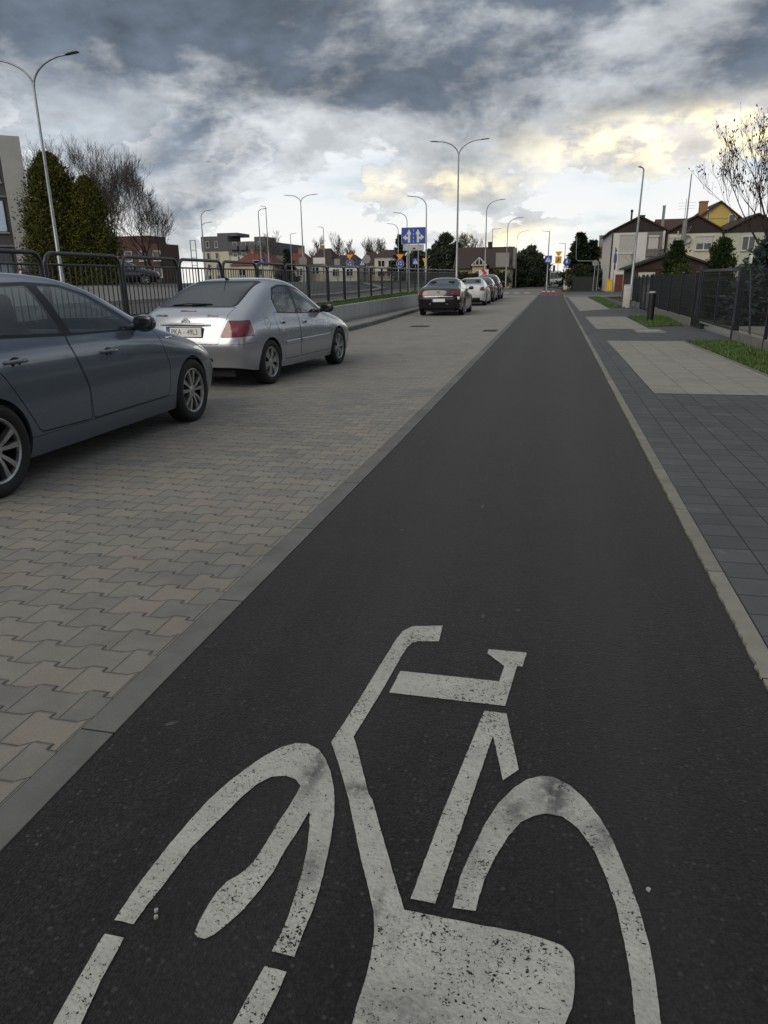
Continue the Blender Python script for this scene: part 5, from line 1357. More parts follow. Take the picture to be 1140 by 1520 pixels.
p = plate('sign_plate', [(-.46,3.0),(.40,2.9),(.52,3.5),(-.30,3.6)], M_SBLUE, t); plate('white_mark', [(-.12,3.05),(.08,3.05),(.14,3.35),(.02,3.5),(-.12,3.3)], M_SWHITE, p, -.012, .004)
tag(MB().box(-.22,.22,-.22,.22,0,1.05,.02).build('cabinet', M_SWHITE, None, 30, (1.60,93.5,0)), 'small white utility cabinet at the foot of the blue corner sign', 'cabinet')
t = thing('pipe_frame', 'bent thin steel tube with a grey sign disc at the street corner', 'pipe', (4.15,80,0))
b = MB(); b.tube([(0,0,0),(.06,0,2.95)], .045, 8); b.tube([(.35,0,0),(.42,0,2.6),(.3,0,2.9),(.06,0,2.95),(-1.7,0,3.0),(-1.9,0,3.25),(-1.95,0,5.3)], .045, 8); b.tube([(.2,0,2.1),(.55,0,2.15)], .03, 6); b.build('tube', M_GALV, t, 50)
plate('sign_plate', ngon(.05,2.75,.30), M_SGREY, t, -.05)

# ------------------------------------------------------------------ right-hand fence, gate, bollard, cabinet
M_STEEL = mat('anthracite_steel', (.014,.017,.026), .4, metal=.3, var=.3, coat=.3)
M_WIRE = mat('wire_mesh', (.035,.038,.042), .45, metal=.5, var=.2)
M_SCREEN = mat('privacy_screen', (.010,.015,.014), .6, var=.4, scale=2.)
def screen_mat():
    m, n, b, out = new_mat('privacy_screen_woven')
    b.inputs['Base Color'].default_value = (.012,.017,.016,1); b.inputs['Roughness'].default_value = .6
    co = geo_co(n); f = n.noise(co, 1.4, 4, .6)
    tr = n.n('ShaderNodeBsdfTransparent'); mx = n.n('ShaderNodeMixShader')
    n.l(n.m('ADD', .18, n.m('MULTIPLY', f, .34)), mx.inputs[0]); n.l(b.outputs[0], mx.inputs[1]); n.l(tr.outputs[0], mx.inputs[2]); n.l(mx.outputs[0], out.inputs[0])
    return m
M_WOVEN = screen_mat()
M_PLINTH = mat('plinth_concrete', (.20,.19,.165), .9, var=.25, bmp=.4, bscale=40)
FX = 3.95
def fence_run(label, y0, y1, h, screen, name='mesh_fence', step=2.5, diag=False):
    t = thing(name, label, 'fence', (FX,y0,0))
    L = y1-y0
    MB().box(-.03,.03,.04,L-.04,-.1,.22).build('plinth', M_PLINTH, t)
    k = max(1, round(L/step)); st = L/k
    for i in range(k+1):
        MB().box(-.03,.03,i*st-.03,i*st+.03,0,h+.05).build('post', M_STEEL, t)
        MB().box(-.033,.033,i*st-.033,i*st+.033,h+.052,h+.065).build('post_cap', M_GALV, t)
    for i in range(k):
        a = i*st+.035; c = (i+1)*st-.035; m = MB()
        yv = a
        while yv < c: m.tube([(0,yv,.25),(0,yv,h)], .0026, 3, False); yv += .05
        z = .28
        while z < h+.01: m.tube([(.006,a,z),(.006,c,z)], .0035, 4, False); m.tube([(-.006,a,z),(-.006,c,z)], .0035, 4, False); z += .2
        p = m.build('mesh_panel', M_WIRE, t)
        if screen: MB().box(.012,.016,a+.01,c-.01,.26,h-.02).build('screen', M_WOVEN, p)
    return t
fence_run('near open wire mesh fence on a concrete plinth, right edge of the photo', 5.0, 17.35, 1.50, False)
fence_run('screened dark mesh fence between the sliding gate and the bollard', 22.35, 31.6, 1.42, True)
fence_run('far low screened mesh fence by the white pillar cabinet', 34.7, 38.6, 1.36, True, step=2.)
g = thing('sliding_gate', 'dark steel sliding gate with open wire infill at the driveway', 'gate', (FX+.06,17.45,0))
for y in (0,.18): MB().box(-.05,.05,y-.05,y+.05,0,1.60).build('post', M_STEEL, g)
for y in (4.40,4.62): MB().box(-.05,.05,y-.05,y+.05,0,1.62).build('post', M_STEEL, g)
f_ = MB(); f_.box(-.03,.03,.25,4.34,1.47,1.53); f_.box(-.03,.03,.25,4.34,.17,.25); f_.box(-.03,.03,.25,.31,.25,1.47); f_.box(-.03,.03,4.20,4.30,.25,1.47); f_.box(-.025,.025,2.2,2.26,.25,1.47); f_.box(-.05,.05,3.7,4.36,.0,.15)
fo = f_.build('leaf_frame', M_STEEL, g)
MB().box(-.055,-.030,.28,3.9,.165,.192).build('rail_glint', mat('glint_bright',(.62,.63,.64),.25,metal=.6,var=.1), g)  # pale strip drawn in as light catching the gate's bottom rail
m = MB(); yv=.31
while yv < 4.2: m.tube([(0,yv,.25),(0,yv,1.47)], .0026, 3, False); yv += .05
for z in (.45,.65,.85,.88,1.05,1.25,1.42): m.tube([(-.006,.31,z),(-.006,4.2,z)], .0042, 4, False)
m.build('mesh_panel', M_WIRE, fo)
MB().tube([(.1,-.1,1.5),(.12,-.75,.1)], .022, 8).build('brace', M_STEEL, g, 50)
cbx = thing('gate_unit', 'small white box on an angled arm above the gate post', 'gate light', (FX+.05,17.0,1.5)); MB().tube([(0,0,0),(0,-.06,.13)], .008, 6).build('arm', M_GALV, cbx); MB().box(-.02,.02,-.11,.0,.10,.26,.006).build('box', M_SWHITE, cbx, 30)
g = thing('panel_gate', 'closed dark double gate of solid bars behind the bollard', 'gate', (FX-.05,31.75,0))
for i in range(3): MB().box(-.05,.05,i*1.42-.05,i*1.42+.05,0,1.45).build('post', M_STEEL, g)
for i in range(2):
    m = MB(); a = i*1.42+.07; m.box(-.02,.02,a,a+1.28,.08,.13); m.box(-.02,.02,a,a+1.28,1.33,1.38); m.box(-.02,.02,a,a+1.28,.68,.72)
    q = m.build('leaf_frame', M_STEEL, g); m = MB()
    for k in range(11): m.box(-.012,.012,a+.02+k*.117,a+.10+k*.117,.13,1.33)
    m.build('slats', M_STEEL, q)
t = thing('bollard', 'black round bollard with a pale cap standing on the small grass patch', 'bollard', (3.13,24.9,.01))
MB().lathe([(.0,0),(.105,0),(.105,.86),(.0,.86)],24,'z').build('post', mat('bollard_black',(.010,.010,.011),.45,var=.3), t, 40)
MB().lathe([(0,.86),(.11,.86),(.11,.90),(.07,.915),(0,.915)],24,'z').build('cap', mat('cap_grey',(.30,.30,.30),.5), t, 40)
t = thing('pillar_cabinet', 'narrow white concrete pillar cabinet at the corner of the far fence', 'cabinet', (3.42,36.2,0))
MB().box(-.15,.15,-.13,.13,0,1.0,.012).build('body', mat('cabinet_white',(.50,.49,.46),.7,var=.15), t, 30); MB().box(-.16,.16,-.14,.14,1.0,1.03,.006).build('lid', mat('cabinet_white',(.5,.49,.46)), t, 30)
t = thing('yellow_bin', 'bright yellow bin against the white house wall', 'bin', (5.55,76.6,0))
bm = bmesh.new(); bmesh.ops.create_cube(bm, size=1)
for v in bm.verts: v.co = (v.co.x*(.58+.06*v.co.z), v.co.y*.6, (v.co.z+.5)*1.05+.05)
bmesh.ops.bevel(bm, geom=bm.edges[:], offset=.05, segments=2, affect='EDGES')
b = MB(); b.bm(bm); b.build('body', mat('bin_yellow',(.70,.42,.01),.5,var=.12), t, 40); MB().box(-.33,.33,-.33,.33,1.11,1.17,.02).build('lid', mat('bin_yellow',(.7,.4,.01)), t, 40)
t = thing('red_shed_door', 'tall rust red panel beside the yellow bin', 'panel', (6.35,76.2,0)); MB().box(-.36,.36,-.05,.05,0,1.55,.01).build('panel', mat('rust_red',(.12,.03,.02),.8,var=.3), t); MB().box(-.38,.38,-.06,.06,1.55,1.60).build('cap', mat('rust_dark',(.09,.03,.02),.8), t)
# ------------------------------------------------------------------ buildings
def wall_m(name, col, var=.10, rough=.85): return mat(name, col, rough, var=var, scale=1.2, bmp=.25, bscale=30)
def board_mat(name, col):
    m, n, b, out = new_mat(name)
    co = geo_co(n); x, y, z = n.xyz(co)
    t = n.m('DIVIDE', n.m('ADD', x, y), .13); fr = n.m('FRACT', t)
    wn = n.n('ShaderNodeTexWhiteNoise', _noise_dimensions='1D'); n.l(n.m('FLOOR', t), wn.inputs['W'])
    g = n.noise(n.comb(n.m('MULTIPLY', x, 9.), n.m('MULTIPLY', y, 9.), z), 1.5, 5, .6)
    c = n.mix(n.m('ADD', n.m('MULTIPLY', wn.outputs[0], .5), n.m('MULTIPLY', g, .5)), tuple(v*.55 for v in col), tuple(v*1.5 for v in col))
    c = n.mix(n.sm(n.m('MINIMUM', fr, n.m('SUBTRACT',1.,fr)), .09, .03), c, (.006,.005,.004))
    n.l(c, b.inputs['Base Color']); b.inputs['Roughness'].default_value = .8
    return m
def tile_mat(name, col):
    m, n, b, out = new_mat(name)
    co = geo_co(n); x, y, z = n.xyz(co)
    r = n.m('FRACT', n.m('DIVIDE', z, .16)); cc = n.m('FRACT', n.m('DIVIDE', n.m('ADD', x, y), .28))
    f = n.noise(co, .8, 6, .65); g = n.noise(co, 14, 3, .6)
    c = n.mix(n.m('ADD', n.m('MULTIPLY', f, .6), n.m('MULTIPLY', g, .4)), tuple(v*.5 for v in col), tuple(v*1.5 for v in col))
    c = n.mix(n.m('MULTIPLY', n.sm(r, .25, .0), .6), c, tuple(v*.35 for v in col))
    c = n.mix(n.m('MULTIPLY', n.sm(cc, .2, .0), .35), c, tuple(v*.4 for v in col))
    n.l(c, b.inputs['Base Color']); b.inputs['Roughness'].default_value = .75
    bump(n, b, n.m('ADD', r, cc), .5, .03)
    return m
M_BOARD = board_mat('brown_boards', (.030,.020,.016)); M_BOARDR = board_mat('redbrown_boards', (.045,.022,.016))
M_RB = tile_mat('roof_brown', (.042,.024,.019)); M_RD = tile_mat('roof_dark', (.025,.023,.024)); M_RR = tile_mat('roof_red', (.15,.038,.022)); M_RRB = tile_mat('roof_redbrown', (.060,.030,.024))
M_FRAME = mat('window_frame_white', (.55,.55,.53), .5, var=.08)
M_PANE = mat('window_pane', (.018,.021,.025), .06, var=.2, spec=.8)
M_SHUT = mat('shutter_white', (.50,.49,.45), .6, var=.08)
M_GUT = mat('gutter_brown', (.05,.03,.024), .5, metal=.2, var=.2)
def window(par, x0, z0, x1, z1, y, mull=1, shut=0., frame=None):
    """frame set in a wall facing -y, with its pane one level below"""
    fr = frame or M_FRAME; t = .07
    b = MB(); b.box(x0,x1,y-.05,y+.02,z0,z0+t); b.box(x0,x1,y-.05,y+.02,z1-t,z1); b.box(x0,x0+t,y-.05,y+.02,z0+t,z1-t); b.box(x1-t,x1,y-.05,y+.02,z0+t,z1-t)
    for k in range(1, mull+1):
        xm = x0+(x1-x0)*k/(mull+1); b.box(xm-t*.6,xm+t*.6,y-.045,y+.02,z0+t,z1-t)
    o = b.build('window', fr, par)
    MB().box(x0+t,x1-t,y-.015,y+.01,z0+t,z1-t).build('pane', M_PANE, o)
    MB().box(x0-.06,x1+.06,y-.14,y+.0,z0-.06,z0-.005).build('sill', M_SHUT, o)
    if shut:
        s = MB(); zz = z1; 
        while zz > z1-shut+.03: s.box(x0+.01,x1-.01,y-.09,y-.055,zz-.05,zz-.004); zz -= .052
        s.build('roller_shutter', M_SHUT, o); MB().box(x0-.04,x1+.04,y-.16,y-.002,z1+.003,z1+.17).build('shutter_box', M_SHUT, o)
    return o
def gable_house(label, x, y, w, d, eave, peak, wm, rm, gm, over=.3, name='house', rz=0., group=None, z0=0., roof_t=.14):
    """ridge runs away from the viewer, gable faces -y; local x across"""
    t = thing(name, label, 'house', (x,y,z0), rz, group)
    b = MB(); h = w/2
    b.quad((-h,0,-.3),(h,0,-.3),(h,0,eave),(-h,0,eave)); b.quad((h,0,-.3),(h,d,-.3),(h,d,eave),(h,0,eave)); b.quad((-h,d,-.3),(-h,0,-.3),(-h,0,eave),(-h,d,eave)); b.quad((h,d,-.3),(-h,d,-.3),(-h,d,eave),(0,d,peak),(h,d,eave))
    b.build('wall', wm, t)
    b = MB(); b.prism([(-h-.02,eave-.12),(h+.02,eave-.12),(h+.02,eave),(0,peak),(-h-.02,eave)], -.06, .02, 'y'); b.build('gable', gm, t)
    sl = (peak-eave)/h; o = over; b = MB()
    for s in (-1,1):
        e = (s*(h+o), eave-sl*o); p = (0, peak); tt = roof_t
        b.prism([(p[0],p[1]+tt*.2),(e[0],e[1]+tt*.2),(e[0],e[1]+tt*1.2),(p[0],p[1]+tt*1.2)], -over, d+over, 'y')
    b.build('roof', rm, t)
    return t
def chimney(t, x, y, z0, z1, m, s=.35):
    b = MB(); b.box(x-s,x+s,y-s,y+s,z0,z1); b.box(x-s*1.15,x+s*1.15,y-s*1.15,y+s*1.15,z1,z1+.12); return b.build('chimney', m, t)
M_BRICK = mat('chimney_brick', (.30,.15,.06), .85, var=.3)
# --- right-hand row of three attached houses
M_WH = wall_m('render_white', (.58,.56,.53)); M_CR = wall_m('render_cream', (.50,.47,.36)); M_GN = wall_m('render_green', (.42,.45,.33))
h1 = gable_house('white rendered house at the right end of the road, blank side wall and brown gable', 7.95, 78, 5.0, 13, 5.62, 6.85, M_WH, M_RB, M_BOARD)
MB().box(-2.34,.83,-.13,-.002,-.3,5.45).build('front_panel', M_WH, h1)
for z0, z1 in ((3.55,5.25),(1.95,3.5)):
    s = MB(); zz = z1
    while zz > z0: s.box(-1.72,-.22,-.17,-.132,zz-.10,zz-.004); zz -= .105
    q = s.build('roller_shutter', mat('shutter_cream',(.42,.41,.37),.6,var=.08), h1); MB().box(-1.78,-.16,-.22,-.132,z1+.004,z1+.16).build('shutter_box', M_SHUT, q)
bal = MB(); bal.box(.84,2.45,-.06,-.004,3.2,5.5); bal.build('balcony_recess', mat('recess_grey',(.16,.155,.145),.85), h1)
window(h1, 1.0, 3.5, 1.9, 5.0, -.08, 0, 1.35)
bl = MB()
for k in range(3): bl.box(.86,2.44,-.30,-.26,3.25+k*.25,3.43+k*.25)
for x in (.9,1.65,2.40): bl.box(x-.03,x+.03,-.26,-.20,3.1,4.0)
bl.build('balcony_rail', mat('rail_board',(.15,.14,.125),.8,var=.2), h1)
MB().box(2.25,2.42,-.5,-.065,3.9,5.55).build('fin_wall', M_WH, h1)
MB().tube([(-2.42,-.20,0),(-2.42,-.20,5.6)], .07, 8).build('drain_pipe', M_GUT, h1, 50)
b = MB(); b.tube([(-.55,2.5,6.4),(-.55,2.5,7.55)], .09, 8); b.tube([(-.55,2.5,7.5),(-.55,2.5,7.75)], .13, 8); b.build('flue', M_INK, h1, 50)
chimney(h1, 2.6, 3.5, 5.5, 8.0, M_SGREY, .12)
chimney(h1, .35, 1.2, 6.5, 7.0, M_BOARD, .22)
h2 = gable_house('cream rendered house in the middle of the row, half-shuttered window under a brown gable', 13.15, 78, 5.0, 11, 5.40, 6.78, M_CR, M_RB, M_BOARD)
window(h2, .15, 3.72, 1.62, 4.95, -.02, 1, .62)
window(h2, -2.3, 3.72, -.9, 4.9, -.02, 0, 1.2)
MB().tube([(-2.55,-.15,0),(-2.55,-.15,5.3),(-2.45,-.2,5.5)], .07, 8).build('drain_pipe', M_GUT, h2, 50)
MB().tube([(2.5,-.15,0),(2.5,-.15,5.3)], .08, 8).build('drain_pipe', M_GUT, h2, 50)
dsh = MB(); dsh.lathe([(0,.08),(.2,.05),(.36,0)],20,'y',(-.75,-.45,4.75)); dsh.tube([(-.75,-.45,4.75),(-.6,-.05,4.6)], .03, 6); dsh.build('satellite_dish', M_SGREY, h2, 50)
h3 = gable_house('pale green house at the right edge, behind the bare tree', 18.5, 78, 5.4, 11, 5.35, 6.75, M_GN, M_RB, M_BOARD)
window(h3, -1.1, 3.6, .1, 4.9, -.02, 1); window(h3, .9, 3.6, 2.2, 4.9, -.02, 1, .5)
y_ = gable_house('yellow house with an orange chimney rising behind the row', 17.4, 90, 3.9, 9, 7.45, 8.95, wall_m('render_yellow',(.50,.37,.10)), M_RB, wall_m('render_yellow',(.5,.4,.1)), .45)
chimney(y_, -1.5, 1.2, 7.6, 9.1, M_BRICK, .40)
window(y_, -1.25, 6.9, -.95, 8.3, -.08, 0); window(y_, 1.0, 6.8, 1.7, 7.7, -.08, 0)
b = MB(); b.tube([(-3.2,2,7.2),(-3.2,2,9.6)], .03, 6); 
for z in (8.6,8.9,9.2): b.tube([(-4.0,2,z-.05),(-2.2,2,z)], .015, 4)
b.build('tv_aerial', M_GALV, y_)
t = thing('house', 'long red-brown roof seen between the white house and the yellow house', 'house', (12.6,86,0))
MB().box(-2.0,3.2,.4,7,0,5.8).build('wall', M_CR, t); b = MB(); b.prism([(0,5.6),(.1,5.6),(2.2,7.2),(2.1,7.3)], -2.0, 3.2, 'x'); b.quad((-2.0,2.2,7.25),(3.2,2.2,7.25),(3.2,7.2,5.6),(-2.0,7.2,5.6)); b.build('roof', M_RRB, t)
# low garage with board gable in front of the row
gt = gable_house('low garage with red-brown boards and shallow gable, behind the dark fence', 8.05, 55, 5.3, 6, 1.95, 2.85, M_BOARDR, M_RD, M_BOARDR, .35, 'garage')
MB().box(-2.2,-1.1,-.07,-.005,0,1.65).build('door', M_SHUT, gt); MB().box(-.7,2.3,-.09,-.065,-.2,1.85).build('cladding', M_BOARDR, gt)
# dark timber store and stacked wood behind the near fence
t = thing('garden_shed', 'low dark timber shed seen through the wire fence by the spruce', 'shed', (8.6,19.5,0)); MB().box(-1.2,1.6,-2.5,3.5,0,.95).build('wall', M_BOARDR, t); b = MB(); b.prism([(-1.6,.95),(1.9,.95),(1.9,1.03),(-1.6,1.15)], -2.8, 3.8, 'y'); b.build('roof', M_RD, t)
# corner lot beyond the side street
t = thing('house', 'low flat-roofed building beyond the side street, half hidden by a dark bush', 'house', (3.7,100,0)); MB().box(-1.6,2.8,0,6,0,1.9).build('wall', M_CR, t); MB().box(-1.9,3.1,-.3,6.2,1.9,2.2).build('roof', M_RD, t); window(t, -.9,.9,.4,1.6,-.02,1)
t = thing('house', 'house corner with a red roof left of the white house', 'house', (6.2,112,0)); MB().box(-1.2,4,0,6,0,4.2).build('wall', M_WH, t); b = MB(); b.prism([(-1.6,4.1),(4.4,4.1),(1.4,6.2)], -.3, 6.3, 'y'); b.build('roof', M_RR, t); chimney(t, .4, 2, 5.2, 7.0, M_SGREY, .3)
t = thing('yard_fence', 'dark solid fence of the corner garden right of the far crossing', 'fence', (2.3,84,0))
b = MB(); b.box(-.03,.03,0,9,0,1.45); b.box(0,2.6,-.03,.03,0,1.45); b.build('boards', M_SCREEN, t)
for yy in (0,3,6,9): MB().box(-.06,.06,yy-.06,yy+.06,0,1.55).build('post', M_STEEL, t)
# --- big brown-roofed house beyond the junction
t = thing('house', 'large house with a broad brown roof and a white truss gable, beyond the parked cars', 'house', (-10.0,110,.3))
MB().box(-3.7,3.9,0,9,-.5,3.0).build('wall', wall_m('render_paleyellow',(.46,.40,.24)), t)
b = MB(); b.prism([(-.8,2.55),(-.7,2.55),(4.6,5.5),(4.5,5.6)], -4.3, 4.3, 'x'); b.quad((-4.3,4.5,5.55),(4.3,4.5,5.55),(4.3,9.8,2.6),(-4.3,9.8,2.6)); b.build('roof', M_RB, t)
b = MB(); b.prism([(4.3,2.5),(4.32,2.5),(4.32,5.5)], 0, 9, 'y'); b.build('gable', M_CR, t)
d_ = MB(); d_.prism([(-1.75,2.9),(.95,2.9),(-.4,4.2)], -1.3, 2.5, 'y'); d_.build('dormer_roof', M_RB, t)
d_ = MB()
for p, q in (((-1.5,2.95),(-.4,4.0)),((.7,2.95),(-.4,4.0)),((-1.5,2.95),(.7,2.95)),((-.4,2.95),(-.4,3.95)),((-.95,2.95),(-.95,3.45)),((.15,2.95),(.15,3.45))): d_.tube([(p[0],-1.34,p[1]),(q[0],-1.34,q[1])], .09, 4)
d_.build('gable_truss', M_FRAME, t)
MB().box(-1.4,.6,-1.0,-.01,-.3,2.9).build('porch', wall_m('render_paleyellow',(.4,.4,.3)), t)
window(t, -3.2,.9,-2.0,2.2,-.02,1); window(t, 1.2,.9,2.4,2.2,-.02,1); window(t,2.9,.9,3.6,2.2,-.02,0); window(t,-1.0,.8,.2,2.2,-1.02,1)
chimney(t, .6, 4.4, 5.2, 6.2, M_BOARD, .28)
b = MB().box(1.9,3.8,-.6,-.05,2.6,4.6); b.build('side_gable', wall_m('render_grey',(.26,.25,.22)), t)
# --- grey building at the left edge
M_DG = wall_m('facade_dark', (.085,.083,.082)); M_LG = wall_m('facade_light', (.40,.39,.365))
t = thing('office_block', 'grey three-storey block with a light end wall, cut by the left edge of the photo', 'building', (-36.7,47.6,0), R(41))
MB().box(-24,-1.05,.35,14,0,11.0).build('wall', M_DG, t)
MB().box(-1.05,.3,0,14,0,11.15).build('end_wall', M_LG, t); MB().box(-24.05,-1.052,.2,14,11.0,11.2).build('parapet', M_SGREY, t)
for k, (za, zb_) in enumerate(((8.2,10.1),(4.95,7.1),(1.6,3.7))):
    for x0 in (-3.4,-7.2,-11.,-14.8):
        o = window(t, x0, za, x0+2.1, zb_, .34, 1, 0, M_INK if k else None)
        for c_ in [q_ for q_ in COL.objects if q_.parent == o and q_.name.startswith('pane')]: c_.data.materials[0] = mat('pane_coated', (.30,.34,.40), .05, metal=.85, var=.15)
for k in range(3): MB().box(-24,-1.06,.24,.345,4.0+3.25*k,4.12+3.25*k).build('ledge', M_SGREY, t)
MB().box(.32,3.0,.6,10,0,4.4).build('wing', M_LG, t)
for k in range(5): MB().box(.32,1.9,.5,.6,4.5+k*.32,4.66+k*.32).build('louvre', M_SGREY, t)
MB().box(.32,1.9,.62,.66,4.42,6.1).build('louvre_back', M_DG, t)
b = MB(); b.tube([(-2.2,3,11.2),(-2.2,3,12.3)], .05, 6); b.tube([(-2.6,3,11.9),(-1.9,3,11.9)], .04, 5); b.build('aerial', M_INK, t)
# --- far blocks and houses
t = thing('apartment_block', 'far grey-topped apartment block with a cream lower half, behind the silver hatchback', 'building', (-88.5,180,0))
MB().box(0,7.3,0,8,0,9.0).build('lower_wall', M_CR, t); MB().box(7.3,17.5,.0,30,0,8.0).build('lower_wall', wall_m('render_beige',(.34,.31,.25)), t)
M_TG = wall_m('facade_grey', (.10,.095,.105))
MB().box(-.1,7.31,-.1,8,9.0,12.6).build('upper_wall', M_TG, t); MB().box(7.31,17.6,-.08,30,8.0,11.2).build('upper_wall', M_TG, t); MB().box(4,9.5,1.0,9,12.6,13.4).build('penthouse', M_TG, t); MB().box(12,15,6,14,11.2,12.6).build('penthouse', M_TG, t)
for k in range(4):
    for x0 in (1.2,3.6,):
        window(t, x0, 1.6+k*2.75, x0+.9, 3.2+k*2.75, -.12, 0)
    for x0 in (8.2,10.6,13.0,15.2):
        if k > 0: MB().box(x0,x0+1.9,-.9,-.09,1.4+k*2.6,2.4+k*2.6).build('balcony', M_SHUT if k < 3 else M_TG, t)
        window(t, x0+.3, 1.6+k*2.6, x0+1.5, 3.3+k*2.6, -.1, 0)
b = MB()
for x in (-2.6,-1.2): b.box(x-.08,x+.08,-3,-2.8,0,11.6)
for z in (5.5,7.3,9.1,11.4): b.box(-2.6,-1.2,-3,-2.85,z,z+.15)
tag(b.build('sign_tower', M_SGREY, None, None, (-86.6,178,0)), 'narrow grey lattice sign tower left of the apartment block', 'tower')
t = thing('brick_building', 'long low red-brown building behind the bare trees on the left', 'building', (-67,100,0))
MB().box(0,11.0,0,6,0,6.9).build('wall', mat('brick_wall',(.075,.042,.033),.85,var=.3), t); MB().box(3,9.5,.2,5,6.9,8.0).build('upper_wall', mat('brick_wall',(.13,.07,.05)), t)
for k in range(2):
    for j in range(5): window(t, .8+j*2.3, 2.2+k*2.3, 2.0+j*2.3, 3.6+k*2.3, -.02, 0)
MB().box(-.2,3.2,-.4,4,5.4,6.95).build('pale_bay', M_CR, t)
def hip(label, x, y, w, d, eave, ridge, wm, rm, z0=.9, name='house'):
    t = thing(name, label, 'house', (x,y,z0))
    MB().box(-w/2+.3,w/2-.3,.3,d-.3,-.5,eave).build('wall', wm, t)
    b = MB(); r = w*.22
    b.add([(-w/2,0,eave),(w/2,0,eave),(w/2,d,eave),(-w/2,d,eave),(-r,d/2,ridge),(r,d/2,ridge)],[(0,1,5,4),(1,2,5),(2,3,4,5),(3,0,4),(3,2,1,0)]); b.build('roof', rm, t)
    for x0 in (-w*.3,w*.1): window(t, x0, eave-1.7, x0+1.2, eave-.5, .28, 1)
    return t
a = hip('wide low house with a bright red roof in front of the apartment block', -50.2, 120, 8.2, 8, 3.2, 5.3, M_CR, M_RR); chimney(a, -1.2, 4, 4.2, 5.8, M_BRICK, .3); window(a, .3, 3.4, 1.6, 4.0, .2, 0)
a = hip('red-roofed house with a chimney, right of the far slim lamp', -43.2, 121, 5.2, 8, 3.1, 5.1, M_WH, M_RR); chimney(a, .3, 4, 4.6, 5.9, M_BRICK, .35)
a = hip('dark brown-roofed house behind the double-arm lamp', -39.0, 123, 4.6, 8, 3.3, 5.9, M_CR, M_RB); chimney(a, -.6, 4, 5.2, 6.3, M_BRICK, .25)
hip('low house with a broad dark slate roof behind the left roundabout sign', -34.4, 121, 6.0, 8, 2.9, 4.7, M_WH, M_RD)
a = hip('cream two-storey house with a brown hip roof left of the blue lane sign', -26.8, 120, 4.3, 7, 4.1, 5.3, M_CR, M_RB); window(a,-1.4,1.0,-.2,2.2,.28,1); window(a,.2,1.0,1.4,2.2,.28,1); MB().box(-1.2,.4,-.6,.3,1.9,2.6).build('balcony', M_SHUT, a)
hip('small dark-roofed house left of the cream two-storey house', -31.0, 125, 3.6, 6, 3.0, 5.2, M_CR, M_RB)
# unseen houses added beside and behind the camera for the car sides to reflect
for lb, xx, yy in (('unseen cream house with a brown roof, added right of the camera for car reflections', 14.5, 4), ('unseen white house with a brown roof, added behind the camera for car reflections', 14.0, -12)):
    o = gable_house(lb, xx, yy, 9, 9, 5.2, 7.4, M_CR if yy > 0 else M_WH, M_RB, M_BOARD); window(o, -3, 3.2, -1.5, 4.6, -.02, 1); window(o, 1.2, 3.2, 2.8, 4.6, -.02, 1)
# far parked vehicles
white2 = bpy.data.materials['paint_white']
def far_copy(src, label, loc, rz, tbl=None, group='distant parked cars'):
    c = copy_tree(src); c.name = src.name.split('.')[0]; c.location = loc; c.rotation_euler = (0,0,rz); c['label'] = label; c['group'] = group
    if tbl: recolour(c, tbl)
    return c
far_copy(octa, 'distant white car parked left of the far road, under the dark trees', (-5.3,132,.0), R(200))
far_copy(tall, 'distant dark car beyond the white one at the end of the road', (-3.2,150,0), R(185))
far_copy(tall, 'tall black car behind the railing on the left, parked on the verge', (-27.6,44.5,1.27), R(-62), None, 'cars beyond the railing')
far_copy(sed, 'lower black car at the left of the tall one behind the railing', (-30.6,42.0,1.27), R(-62), None, 'cars beyond the railing')
far_copy(hatch2, 'far silver car seen small through the railing beside the sign tower', (-49.5,82,1.3), R(75), None, 'cars beyond the railing')
# white van far down the road
t = thing('van', 'distant white van facing the viewer at the end of the road', 'van', (.55,128,0))
bm = bmesh.new(); bmesh.ops.create_cube(bm, size=1)
for v in bm.verts:
    v.co = (v.co.x*(2.0-.1*(v.co.z>0)), v.co.y*5+2.6+(.9 if (v.co.z>0 and v.co.y<0) else 0), .4+(v.co.z+.5)*2.1)
bmesh.ops.bevel(bm, geom=bm.edges[:], offset=.15, segments=3, affect='EDGES')
b = MB(); b.bm(bm); b.box(-.95,.95,-.75,.4,.35,1.15,.12); b.build('body', mat('van_white',(.5,.5,.5),.4,var=.1), t, 40)
MB().quad((-.85,.28,1.4),(.85,.28,1.4),(.80,.80,2.2),(-.80,.80,2.2)).build('windscreen', M_PANE, t)
for sx in (-1,1): MB().box(sx*.75-.15,sx*.75+.15,-.80,-.7,.75,.98,.02).build('headlight', M_HLAMP, t)
for sx in (-1,1):
    for y in (.3,3.8): MB().lathe([(0,-.1),(.36,-.1),(.36,.1),(0,.1)],20,'x',(sx*.88,y,.36)).build('wheel', M_RUB, t)
MB().box(-.8,.8,-.79,-.74,.45,.70,.01).build('grille', M_BLACK, t)
